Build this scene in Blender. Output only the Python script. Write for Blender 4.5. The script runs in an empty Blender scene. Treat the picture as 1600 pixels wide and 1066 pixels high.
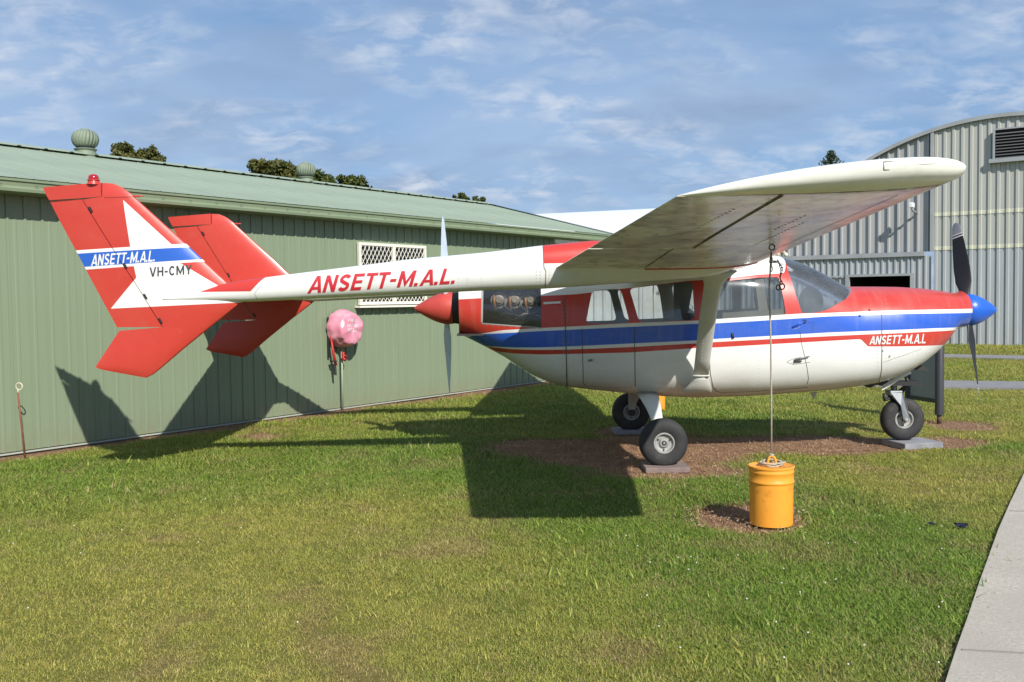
import bpy, bmesh, math, random
import numpy as np
from mathutils import Vector, Matrix
random.seed(7); rng = np.random.default_rng(7)
R = math.radians; PI = math.pi
SC = bpy.context.scene
COL = SC.collection
# ------------------------------------------------------------------ camera
CAM = np.array([-4.644, -10.173, 1.566]); YAW, PITCH, ROLL, FPX = .003, -.042, -.012, 1532.8
def basis():
    cy, sy = math.cos(YAW), math.sin(YAW)
    F = np.array([-sy, cy, 0]); Rr = np.array([cy, sy, 0]); U = np.array([0, 0, 1.])
    cp, sp = math.cos(PITCH), math.sin(PITCH); F, U = F*cp+U*sp, U*cp-F*sp
    cr, sr = math.cos(ROLL), math.sin(ROLL); Rr, U = Rr*cr+U*sr, U*cr-Rr*sr
    return F, Rr, U
CF, CR, CU = basis()
cam = bpy.data.cameras.new('camera'); co = bpy.data.objects.new('camera', cam); COL.objects.link(co)
cam.sensor_fit = 'HORIZONTAL'; cam.sensor_width = 36; cam.lens = FPX/1600*36; cam.clip_start = .05; cam.clip_end = 3000
co.matrix_world = Matrix(((CR[0], CU[0], -CF[0], CAM[0]), (CR[1], CU[1], -CF[1], CAM[1]), (CR[2], CU[2], -CF[2], CAM[2]), (0, 0, 0, 1)))
SC.camera = co
# ------------------------------------------------------------------ sun, sky, exposure
SUNV = Vector((.537, -1.211, 1.0)).normalized()          # towards the sun
sun = bpy.data.lights.new('sun', 'SUN'); sun.energy = 5.0; sun.angle = R(.55); sun.color = (1, .955, .89)
so = bpy.data.objects.new('sun', sun); COL.objects.link(so)
so.rotation_euler = SUNV.to_track_quat('Z', 'Y').to_euler()
SC.view_settings.view_transform = 'Standard'; SC.view_settings.look = 'None'
SC.view_settings.exposure = 0.10; SC.view_settings.gamma = 1; SC.view_settings.use_curve_mapping = False
SC.cycles.max_bounces = 8; SC.cycles.transparent_max_bounces = 16; SC.cycles.caustics_reflective = False; SC.cycles.caustics_refractive = False

class NT:
    """small helper for node trees"""
    def __init__(s, nt): s.nt = nt; s.N = nt.nodes; s.L = nt.links
    def n(s, t, **kw):
        x = s.N.new(t)
        for k, v in kw.items(): setattr(x, k, v)
        return x
    def put(s, sock, v):
        if hasattr(v, 'is_output') or isinstance(v, bpy.types.NodeSocket): s.L.new(v, sock)
        elif v is not None:
            if sock.type == 'RGBA' and not hasattr(v, '__len__'): v = (v, v, v, 1)
            if sock.type == 'RGBA' and len(v) == 3: v = (*v, 1)
            sock.default_value = v
    def math(s, op, a, b=None, c=None, clamp=False):
        x = s.n('ShaderNodeMath', operation=op); x.use_clamp = clamp
        s.put(x.inputs[0], a); s.put(x.inputs[1], b); s.put(x.inputs[2], c); return x.outputs[0]
    def mix(s, f, a, b, blend='MIX'):
        x = s.n('ShaderNodeMix', data_type='RGBA', blend_type=blend)
        s.put(x.inputs[0], f); s.put(x.inputs[6], a); s.put(x.inputs[7], b); return x.outputs[2]
    def noise(s, vec, scale, detail=4, rough=.55, dist=0):
        x = s.n('ShaderNodeTexNoise'); x.inputs['Scale'].default_value = scale; x.inputs['Detail'].default_value = detail
        x.inputs['Roughness'].default_value = rough; x.inputs['Distortion'].default_value = dist
        if vec is not None: s.L.new(vec, x.inputs['Vector'])
        return x.outputs['Fac']
    def ramp(s, f, lo, hi, a=0., b=1.):
        x = s.n('ShaderNodeMapRange'); s.put(x.inputs[0], f)
        for i, v in enumerate((lo, hi, a, b)): x.inputs[i+1].default_value = v
        return x.outputs[0]
    def scale(s, vec, v):
        x = s.n('ShaderNodeMapping'); s.L.new(vec, x.inputs[0]); x.inputs['Scale'].default_value = v; return x.outputs[0]

w = bpy.data.worlds.new('World'); SC.world = w; w.use_nodes = True
t = NT(w.node_tree); t.N.clear()
sky = t.n('ShaderNodeTexSky', sky_type='NISHITA'); sky.sun_disc = False
sky.sun_elevation = math.asin(SUNV.z); sky.sun_rotation = math.atan2(SUNV.x, SUNV.y); sky.air_density = 1.0; sky.dust_density = .3; sky.ozone_density = 2.5
tc = t.n('ShaderNodeTexCoord').outputs['Generated']
sp = t.n('ShaderNodeSeparateXYZ'); t.L.new(tc, sp.inputs[0])
zz = t.math('ADD', t.math('MAXIMUM', sp.outputs[2], 0), .30)
px = t.math('DIVIDE', sp.outputs[0], zz); py = t.math('DIVIDE', sp.outputs[1], zz)
cb = t.n('ShaderNodeCombineXYZ'); t.L.new(px, cb.inputs[0]); t.L.new(py, cb.inputs[1])
pv = cb.outputs[0]
big = t.noise(t.scale(pv, (.8, 1.15, 1)), 1.25, 6, .52, .25)
veil = t.ramp(big, .38, .62)
mid = t.noise(t.scale(pv, (1.0, 1.5, 1)), 1.9, 7, .54, .35)
grey = t.ramp(mid, .46, .66)
puff = t.noise(t.scale(pv, (1.15, 1.5, 1)), 8.5, 9, .58, .3)
gate = t.noise(t.scale(pv, (1, 1.3, 1)), 3.0, 4, .5)
puffs = t.math('MULTIPLY', t.ramp(puff, .44, .70), t.ramp(gate, .43, .62))
hor = t.ramp(sp.outputs[2], .0, .42)
base = t.mix(hor, (3.9, 6.3, 9.9), (2.0, 3.85, 7.2))
skyc = t.mix(.75, sky.outputs[0], base)
c1 = t.mix(t.math('MULTIPLY', veil, .62), skyc, (5.6, 7.0, 9.3))
c2 = t.mix(t.math('MULTIPLY', grey, .66), c1, (3.1, 4.35, 6.6))
c3 = t.mix(t.math('MULTIPLY', puffs, .75), c2, (8.6, 9.2, 10.2))
bg = t.n('ShaderNodeBackground'); t.L.new(c3, bg.inputs[0]); bg.inputs[1].default_value = .080
out = t.n('ShaderNodeOutputWorld'); t.L.new(bg.outputs[0], out.inputs[0])

# ------------------------------------------------------------------ where a pixel of the photograph lies in the place
def ray(u, v): return CF+CR*((u-800)/FPX)-CU*((v-533)/FPX)
def PY(u, v, y): d = ray(u, v); return CAM+d*((y-CAM[1])/d[1])
def PG(u, v, z=0): d = ray(u, v); return CAM+d*((z-CAM[2])/d[2])
def PP(u, v, A, n):
    d = ray(u, v); n = np.array(n, float); return CAM+d*(((np.array(A)-CAM)@n)/(d@n))

# ------------------------------------------------------------------ objects
def tag(o, label=None, cat=None, group=None, kind=None):
    for k, v in (('label', label), ('category', cat), ('group', group), ('kind', kind)):
        if v: o[k] = v
    return o
def thing(name, label, cat, loc=(0, 0, 0), group=None, rz=0):
    o = bpy.data.objects.new(name, None); COL.objects.link(o); o.location = loc; o.rotation_euler = (0, 0, rz); o.empty_display_size = .1
    return tag(o, label, cat, group)
def rootloc(o):
    v = Vector((0, 0, 0))
    while o is not None: v += o.location; o = o.parent
    return v
def link(name, me, mat, parent=None, world=True):
    o = bpy.data.objects.new(name, me); COL.objects.link(o)
    if mat is not None and not me.materials: me.materials.append(mat)
    if parent is not None:
        o.parent = parent
        if world: o.location = -rootloc(parent)      # vertices given in world coordinates (unrotated parents only)
    return o
def mesh(vs, fs, smooth=False, name='mesh'):
    me = bpy.data.meshes.new(name); me.from_pydata([tuple(map(float, v)) for v in vs], [], [tuple(f) for f in fs]); me.update()
    if smooth: me.polygons.foreach_set('use_smooth', [True]*len(me.polygons))
    return me
class MB:
    def __init__(s): s.v = []; s.f = []
    def add(s, vs, fs):
        k = len(s.v); s.v += [tuple(map(float, v)) for v in vs]; s.f += [tuple(i+k for i in f) for f in fs]; return s
    def box(s, c, d, rz=0, M=None):
        x, y, z = d[0]/2, d[1]/2, d[2]/2
        P = [(a, b, e) for e in (-z, z) for a, b in ((-x, -y), (x, -y), (x, y), (-x, y))]
        cr, sr = math.cos(rz), math.sin(rz)
        P = [(p[0]*cr-p[1]*sr+c[0], p[0]*sr+p[1]*cr+c[1], p[2]+c[2]) for p in P]
        if M is not None: P = [tuple(M @ Vector(p)) for p in P]
        return s.add(P, [(3, 2, 1, 0), (4, 5, 6, 7), (0, 1, 5, 4), (1, 2, 6, 5), (2, 3, 7, 6), (3, 0, 4, 7)])
    def tube(s, pts, r, n=8, cap=True):
        pts = [Vector(p) for p in pts]; rr = r if hasattr(r, '__len__') else [r]*len(pts)
        rings = []; prev = None
        for i, p in enumerate(pts):
            d = (pts[min(i+1, len(pts)-1)]-pts[max(i-1, 0)]).normalized()
            if prev is None: a = d.orthogonal().normalized()
            else:
                a = prev-d*prev.dot(d); a = a.normalized() if a.length > 1e-6 else d.orthogonal().normalized()
            prev = a; b = d.cross(a)
            rings.append([p+(a*math.cos(2*PI*k/n)+b*math.sin(2*PI*k/n))*rr[i] for k in range(n)])
        V = [q for g in rings for q in g]; Fc = []
        for i in range(len(rings)-1):
            for k in range(n): Fc.append((i*n+k, i*n+(k+1) % n, (i+1)*n+(k+1) % n, (i+1)*n+k))
        if cap: Fc.append(tuple(range(n-1, -1, -1))); Fc.append(tuple((len(rings)-1)*n+k for k in range(n)))
        return s.add(V, Fc)
    def lathe(s, c, axis, prof, n=32, phase=0):
        """prof: list of (distance along axis, radius)"""
        ax = Vector(axis).normalized(); a = ax.orthogonal().normalized(); b = ax.cross(a); c = Vector(c)
        V = []; Fc = []
        for h, r in prof:
            for k in range(n):
                th = 2*PI*k/n+phase; V.append(c+ax*h+(a*math.cos(th)+b*math.sin(th))*max(r, 1e-5))
        for i in range(len(prof)-1):
            for k in range(n): Fc.append((i*n+k, i*n+(k+1) % n, (i+1)*n+(k+1) % n, (i+1)*n+k))
        return s.add(V, Fc)
    def build(s, name, mat, parent=None, smooth=False, world=True, bevel=0, angle=None):
        me = mesh(s.v, s.f, smooth, name)
        if smooth and angle: me.set_sharp_from_angle(angle=R(angle))
        o = link(name, me, mat, parent, world)
        if bevel:
            m = o.modifiers.new('bevel', 'BEVEL'); m.width = bevel; m.segments = 2; m.limit_method = 'ANGLE'; m.angle_limit = R(40)
        return o
def loft(rings, close=True, caps=(True, True)):
    n = len(rings[0]); V = [p for g in rings for p in g]; F = []
    for i in range(len(rings)-1):
        for k in range(n if close else n-1): F.append((i*n+k, i*n+(k+1) % n, (i+1)*n+(k+1) % n, (i+1)*n+k))
    if caps[0]: F.append(tuple(range(n-1, -1, -1)))
    if caps[1]: F.append(tuple((len(rings)-1)*n+k for k in range(n)))
    return V, F
def fixn(me):
    bm = bmesh.new(); bm.from_mesh(me); bmesh.ops.recalc_face_normals(bm, faces=bm.faces); bm.to_mesh(me); bm.free(); return me
def interp(x, xs, ys): return float(np.interp(x, xs, ys))

# ------------------------------------------------------------------ materials
MATS = {}
def mat(name, color=(.5, .5, .5), rough=.5, metal=0, spec=.5, coat=0, noise=None, bump=None, dirt=None, **kw):
    """noise=(scale, amount); bump=(scale, strength, distance); dirt=(colour, scale, lo, hi, strength)"""
    m = bpy.data.materials.new(name); m.use_nodes = True; t = NT(m.node_tree)
    b = t.N['Principled BSDF']; tc = t.n('ShaderNodeTexCoord').outputs['Object']
    c = color
    if callable(color): c = color(t, tc)
    if noise:
        f = t.ramp(t.noise(tc, noise[0], 5), .3, .7, 1-noise[1], 1+noise[1]); x = t.n('ShaderNodeVectorMath', operation='SCALE')
        t.put(x.inputs[0], c[:3] if not isinstance(c, bpy.types.NodeSocket) else c); t.put(x.inputs['Scale'], f); c = x.outputs[0]
    if dirt:
        f = t.ramp(t.noise(tc, dirt[1], 6, .62), dirt[2], dirt[3], 0, dirt[4]); c = t.mix(f, c, dirt[0])
    t.put(b.inputs['Base Color'], c)
    if callable(rough): rough = rough(t, tc)
    t.put(b.inputs['Roughness'], rough); b.inputs['Metallic'].default_value = metal
    b.inputs['Specular IOR Level'].default_value = spec; b.inputs['Coat Weight'].default_value = coat; b.inputs['Coat Roughness'].default_value = .12
    if bump:
        bn = t.n('ShaderNodeBump'); bn.inputs['Strength'].default_value = bump[1]; bn.inputs['Distance'].default_value = bump[2]
        t.L.new(t.noise(tc, bump[0], 4), bn.inputs['Height']); t.L.new(bn.outputs[0], b.inputs['Normal'])
    for k, v in kw.items(): b.inputs[k.replace('_', ' ')].default_value = v
    MATS[name] = m; return m
def xz(t, tc):
    s = t.n('ShaderNodeSeparateXYZ'); t.L.new(tc, s.inputs[0]); return s.outputs[0], s.outputs[2]
RED = (.56, .042, .03); BLUE = (.018, .105, .56); WHITE = (.80, .80, .77)
CURVE = lambda pts: pts
def above(t, x, z, pts, x0=-5.6, x1=.2):
    """1 where z lies above the polyline pts [(x, z)]"""
    fc = t.n('ShaderNodeFloatCurve'); cm = fc.mapping; c = cm.curves[0]
    P = sorted(((p[0]-x0)/(x1-x0), p[1]/3) for p in pts)
    P = [(min(max(a, 0), 1), b) for a, b in P]
    c.points[0].location = P[0]; c.points[1].location = P[-1]
    for p in P[1:-1]: c.points.new(*p)
    for p in c.points: p.handle_type = 'VECTOR'
    cm.update(); t.put(fc.inputs['Value'], t.ramp(x, x0, x1))
    return t.math('GREATER_THAN', t.math('DIVIDE', z, 3), fc.outputs[0])
def convex(t, x, z, V):
    """1 inside the convex polygon V (x, z)"""
    a = sum(V[i][0]*V[(i+1) % len(V)][1]-V[(i+1) % len(V)][0]*V[i][1] for i in range(len(V)))
    if a < 0: V = V[::-1]
    r = None
    for i in range(len(V)):
        p, q = V[i], V[(i+1) % len(V)]; ex, ez = q[0]-p[0], q[1]-p[1]
        # ex*(z-pz)-ez*(x-px) > 0
        e = t.math('SUBTRACT', t.math('MULTIPLY', z, ex), t.math('MULTIPLY', x, ez))
        g = t.math('GREATER_THAN', e, ex*p[1]-ez*p[0])
        r = g if r is None else t.math('MULTIPLY', r, g)
    return r
def grime(t, tc, c, amt=.35, col=(.33, .29, .20)):
    f1 = t.ramp(t.noise(t.scale(tc, (1, 1, 3)), 1.7, 7, .65), .45, .8, 0, amt)
    f2 = t.ramp(t.noise(tc, 14, 5, .7), .55, .85, 0, amt*.8)
    return t.mix(f2, t.mix(f1, c, col), col)
m_white = mat('white paint', lambda t, tc: grime(t, tc, WHITE, .25), rough=.32, coat=.25, bump=(3, .12, .02))
m_strut = mat('chalky strut paint', lambda t, tc: grime(t, tc, (.62, .62, .57), .35), rough=.42, bump=(5, .1, .01))
m_red = mat('red paint', lambda t, tc: grime(t, tc, RED, .2, (.42, .16, .12)), rough=.36, coat=.2, bump=(3, .1, .02))
m_redbright = mat('red pinstripe', (.62, .03, .02), rough=.4)
m_blue = mat('blue spinner paint', (.018, .12, .60), rough=.38, coat=.15, noise=(3, .1))
m_spinred = mat('faded red spinner paint', (.50, .06, .045), rough=.5, noise=(4, .12))
m_seam = mat('panel seam', (.10, .10, .09), rough=.8)
m_seamlight = mat('faint panel seam', (.36, .36, .33), rough=.8)
m_black = mat('black trim', (.02, .02, .022), rough=.6)
m_rubber = mat('tyre rubber', (.030, .030, .031), rough=.75, noise=(9, .25), bump=(40, .3, .004), dirt=((.16, .14, .11), 6, .5, .8, .35))
m_rim = mat('cast wheel alloy', (.42, .42, .40), rough=.5, metal=.25, dirt=((.12, .10, .07), 18, .45, .75, .6))
m_steel = mat('grey undercarriage steel', (.24, .26, .28), rough=.5, metal=.4, dirt=((.10, .08, .06), 15, .5, .8, .5))
m_darksteel = mat('oily dark steel', (.045, .042, .040), rough=.55, metal=.3)
m_prop = mat('black propeller paint', (.012, .012, .014), rough=.55)
m_propgrey = mat('pale blue grey propeller paint', (.58, .67, .76), rough=.5, noise=(6, .1))
m_proptip = mat('grey propeller tip paint', (.34, .36, .38), rough=.5)
m_beige = mat('beige cabin trim', (.74, .63, .46), rough=.7, noise=(5, .1))
m_cabin = mat('grey cabin lining', (.46, .47, .45), rough=.85, noise=(4, .12))
m_seat = mat('grey seat fabric', (.19, .20, .21), rough=.85, noise=(8, .2))
m_pad = mat('grey painted paver', (.26, .26, .28), rough=.85, noise=(9, .2), bump=(30, .3, .004))
m_padbrown = mat('brown paver', (.22, .165, .15), rough=.9, noise=(9, .2), bump=(30, .3, .004))
m_orange = mat('orange drum paint', (.90, .36, .035), rough=.5, coat=.05, noise=(5, .06), bump=(4, .25, .01), dirt=((.35, .14, .03), 9, .56, .74, .7))
m_rope = mat('pale tie rope', (.42, .38, .30), rough=.9, noise=(60, .25))
m_rust = mat('rusty chain', (.10, .06, .04), rough=.85, noise=(30, .3))
def glass(name, tint, rough=.03, alpha=.25, col=(.7, .75, .78)):
    m = bpy.data.materials.new(name); m.use_nodes = True; t = NT(m.node_tree); t.N.clear()
    g = t.n('ShaderNodeBsdfGlossy'); g.inputs['Roughness'].default_value = rough; g.inputs['Color'].default_value = (1, 1, 1, 1)
    tr = t.n('ShaderNodeBsdfTransparent'); tr.inputs[0].default_value = (*tint, 1)
    d = t.n('ShaderNodeBsdfDiffuse'); d.inputs[0].default_value = (*col, 1)
    tc = t.n('ShaderNodeTexCoord').outputs['Object']
    hz = t.ramp(t.noise(tc, 3.0, 4, .55), .3, .75, alpha*.4, alpha*1.5)
    m1 = t.n('ShaderNodeMixShader'); t.L.new(hz, m1.inputs[0]); t.L.new(tr.outputs[0], m1.inputs[1]); t.L.new(d.outputs[0], m1.inputs[2])
    fr = t.n('ShaderNodeFresnel'); fr.inputs[0].default_value = 1.5
    m2 = t.n('ShaderNodeMixShader'); t.L.new(fr.outputs[0], m2.inputs[0]); t.L.new(m1.outputs[0], m2.inputs[1]); t.L.new(g.outputs[0], m2.inputs[2])
    o = t.n('ShaderNodeOutputMaterial'); t.L.new(m2.outputs[0], o.inputs[0]); return m
m_glass = glass('dusty acrylic window', (.86, .88, .88), .05, .07)
m_screen = glass('crazed windshield acrylic', (.84, .88, .92), .10, .09)
m_door = glass('hazy door window', (.66, .69, .71), .06, .08, (.55, .60, .63))
m_engwin = glass('scratched engine viewing panel', (.86, .86, .85), .10, .025)

# ================================================================== GROUND
def gauss(P, c, r, ang=0, pw=2.0):
    dx, dy = P[:, 0]-c[0], P[:, 1]-c[1]; ca, sa = math.cos(ang), math.sin(ang)
    a = (dx*ca+dy*sa)/r[0]; b = (-dx*sa+dy*ca)/r[1]; return np.exp(-((a*a+b*b)**(pw/2)))
def vnoise(P, sc, seed=0):
    """cheap smooth value noise"""
    q = P[:, :2]*sc+seed*17.3; i = np.floor(q); f = q-i; f = f*f*(3-2*f)
    def h(a, b):
        s = np.sin(a*127.1+b*311.7+seed*74.7)*43758.5453; return s-np.floor(s)
    a = h(i[:, 0], i[:, 1]); b = h(i[:, 0]+1, i[:, 1]); c = h(i[:, 0], i[:, 1]+1); d = h(i[:, 0]+1, i[:, 1]+1)
    return (a*(1-f[:, 0])+b*f[:, 0])*(1-f[:, 1])+(c*(1-f[:, 0])+d*f[:, 0])*f[:, 1]
WD = np.array([1, 1.433])/math.hypot(1, 1.433); WN = np.array([-WD[1], WD[0]])     # along the shed wall / away from the camera behind it
W0 = np.array([0, 14.356])
def blob(P, u, v, ru, rv, pw=2.5, ang=0): 
    g = PG(u, v); dep = (g[1]-CAM[1]); rx = ru/FPX*dep; 
    ry = rv*dep*dep/(FPX*CAM[2]); return gauss(P, g, (rx, ry), ang, pw)
def fields(P):
    """dirt (0..1) and lushness (0..1) of the lawn at points P"""
    n1 = vnoise(P, 1.1, 1)*.6+vnoise(P, 3.1, 2)*.4; n2 = vnoise(P, 5.5, 3)*.5+vnoise(P, 13, 4)*.5
    d = np.zeros(len(P))
    for b in ((1040, 702, 170, 26), (860, 700, 130, 15), (930, 715, 110, 18), (1250, 696, 190, 18), (1050, 734, 130, 17), (1480, 692, 80, 11), (1500, 665, 60, 9), (984, 676, 70, 12)):
        d = np.maximum(d, blob(P, *b, 4))
    g = PG(1177, 812); d = np.maximum(d, gauss(P, (g[0]-.02, g[1]+.10), (.49, .56), 0, 7))
    d = np.maximum(d, blob(P, 410, 682, 48, 7, 3)*.8)
    s = (P[:, :2]-W0)@WN                                  # distance in front of the shed wall (negative in front)
    d = np.maximum(d, np.clip(1.15+(s+.05)/.55, 0, 1)*(s < .4)*.95)
    d = np.clip((d-.34-.50*(n2-.5)-.40*(n1-.5))*3.2, 0, 1)
    n4 = vnoise(P, 2.3, 8); L = .30+.50*(n1-.5)+.45*(n2-.5)+.50*(vnoise(P, .45, 6)-.5)
    d = np.maximum(d, .30*np.clip((n4*.6+vnoise(P, 7, 5)*.4-.60)*6, 0, 1)*(P[:, 1] < 3))
    for u, v, a, b, k in ((1130, 800, 420, 70, .75), (1300, 900, 330, 130, .55), (850, 715, 230, 40, .6), (560, 700, 340, 26, .45), (1020, 770, 200, 45, .6), (880, 650, 220, 20, .45),
                          (1560, 700, 90, 16, .8), (300, 760, 420, 35, .25), (1150, 655, 200, 12, .35), (1130, 980, 260, 90, .15), (1440, 900, 150, 120, .55), (60, 730, 160, 14, .45)):
        L = L+k*blob(P, u, v, a, b, 2.2)
    L = L-.16*blob(P, 330, 980, 600, 190, 3)-.35*blob(P, 1450, 770, 110, 22)-.3*blob(P, 620, 800, 330, 40)
    return d, np.clip(L, 0, 1)
def ground():
    xs = np.concatenate([[-900, -300, -100, -40, -22], np.arange(-15, 15.01, .12), [22, 40, 100, 300, 900]])
    ys = np.concatenate([[-200, -60, -20], np.arange(-9.5, 16.01, .12), [19, 24, 32, 45, 80, 200, 600, 1500]])
    X, Y = np.meshgrid(xs, ys); P = np.stack([X.ravel(), Y.ravel()], 1)
    d, L = fields(P)
    far = np.clip((P[:, 1]-9)/6, 0, 1); L = L*(1-far)+.12*far
    Z = (vnoise(P, .8, 9)-.5)*.025*(np.abs(P[:, 0]) < 16)*(P[:, 1] < 14)*(P[:, 1] > -9.4) - .012*d
    nx = len(xs); idx = np.arange(len(P)).reshape(len(ys), nx)
    q = np.stack([idx[:-1, :-1], idx[:-1, 1:], idx[1:, 1:], idx[1:, :-1]], -1).reshape(-1, 4)
    me = bpy.data.meshes.new('ground'); me.from_pydata(np.column_stack([P, Z]).tolist(), [], q.tolist())
    a = me.attributes.new('dirt', 'FLOAT', 'POINT'); a.data.foreach_set('value', d.astype(np.float32))
    a = me.attributes.new('lush', 'FLOAT', 'POINT'); a.data.foreach_set('value', L.astype(np.float32))
    me.polygons.foreach_set('use_smooth', [True]*len(me.polygons))
    m = bpy.data.materials.new('lawn'); m.use_nodes = True; t = NT(m.node_tree); b = t.N['Principled BSDF']
    pos = t.n('ShaderNodeNewGeometry').outputs['Position']
    A = t.n('ShaderNodeAttribute', attribute_name='dirt').outputs['Fac']; B = t.n('ShaderNodeAttribute', attribute_name='lush').outputs['Fac']
    n = t.ramp(t.noise(pos, 55, 6, .75), .3, .7); nn = t.ramp(t.noise(pos, 9, 6, .7), .32, .68)
    dry = t.mix(n, (.13, .125, .026), (.30, .265, .07)); gr = t.mix(n, (.05, .085, .012), (.11, .165, .026))
    g = t.mix(t.math('ADD', t.math('MULTIPLY', B, .8), t.math('MULTIPLY', nn, .30), clamp=True), dry, gr)
    straw = t.mix(t.ramp(t.noise(t.scale(pos, (1, 2.2, 1)), 45, 6, .75), .35, .68), (.13, .065, .038), (.60, .38, .23))
    straw = t.mix(t.ramp(nn, .2, .8), straw, (.22, .12, .075))
    c = t.mix(A, g, straw); t.L.new(c, b.inputs['Base Color']); b.inputs['Roughness'].default_value = .95; b.inputs['Specular IOR Level'].default_value = .15
    bn = t.n('ShaderNodeBump'); bn.inputs['Strength'].default_value = .9; bn.inputs['Distance'].default_value = .025
    t.L.new(t.noise(pos, 60, 5, .7), bn.inputs['Height']); t.L.new(bn.outputs[0], b.inputs['Normal'])
    tag(link('lawn', me, m), kind='structure')
ground()

# concrete path in the right foreground, with a real edge
m_conc = mat('weathered concrete', lambda t, tc: t.mix(t.ramp(t.noise(tc, 1.3, 6, .6), .35, .7), t.mix(t.ramp(t.noise(tc, 70, 3, .7), .35, .65), (.36, .325, .27), (.56, .51, .43)), (.40, .365, .305)), rough=.9, bump=(60, .5, .006))
edge = [(1660, 640), (1625, 700), (1600, 746), (1578, 793), (1560, 835), (1547, 872), (1530, 920), (1512, 975), (1496, 1020), (1481, 1066), (1468, 1110)]
E0 = [PG(u, v)[:2] for u, v in edge]; E0.append(E0[-1]+(E0[-1]-E0[-2])*8)
mb = MB(); n = len(E0)
Vt = [(*p, .035) for p in E0]+[(p[0]+1.75, p[1]-.35, .035) for p in E0]+[(p[0]-.004, p[1], -.12) for p in E0]
mb.add(Vt, [(i, i+1, n+i+1, n+i) for i in range(n-1)]+[(2*n+i, 2*n+i+1, i+1, i) for i in range(n-1)])
path = tag(mb.build('concrete_path', m_conc), kind='structure'); fixn(path.data)
mj = mat('path joint line', (.27, .25, .215), rough=.9)  # darker concrete tone for the thin joints across the path
mb = MB()
for k in (3.35, 8.2):
    i = int(k); f = k-i; a = E0[i]*(1-f)+E0[i+1]*f; mb.box((a[0]+.88, a[1]-.17, .0375), (1.74, .012, .004), math.atan2(-.35, 1.75))
for k in range(len(E0)-2):
    a, b = E0[k]+np.array([.16, -.03]), E0[k+1]+np.array([.16, -.03]); c = (a+b)/2; dd = b-a
    if k >= 40: mb.box((c[0], c[1], .037), (float(np.hypot(*dd)), .006, .0035), math.atan2(dd[1], dd[0]))
link('joint', mesh(mb.v, mb.f), mj, path)
# two grey paths crossing the far lawn
m_path = mat('grey asphalt path', (.23, .225, .22), rough=.9, noise=(5, .12))
for (a, b, c, d) in (((1300, 551.5), (1600, 557.5), (1600, 562.5), (1300, 555.5)), ((900, 590), (1600, 598.5), (1600, 609), (900, 599))):
    P = [PG(*q) for q in (a, b, c, d)]; e = (P[1]-P[0]); f = (P[2]-P[3])
    P = [P[0]-e*.0, P[1]+e*1.5, P[2]+f*1.5, P[3]]
    tag(link('far_path', fixn(mesh([(p[0], p[1], .030) for p in P]+[(p[0], p[1], -.05) for p in P], [(0, 1, 2, 3), (4, 5, 1, 0), (5, 6, 2, 1), (6, 7, 3, 2), (7, 4, 0, 3)])), m_path), kind='structure')

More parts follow.
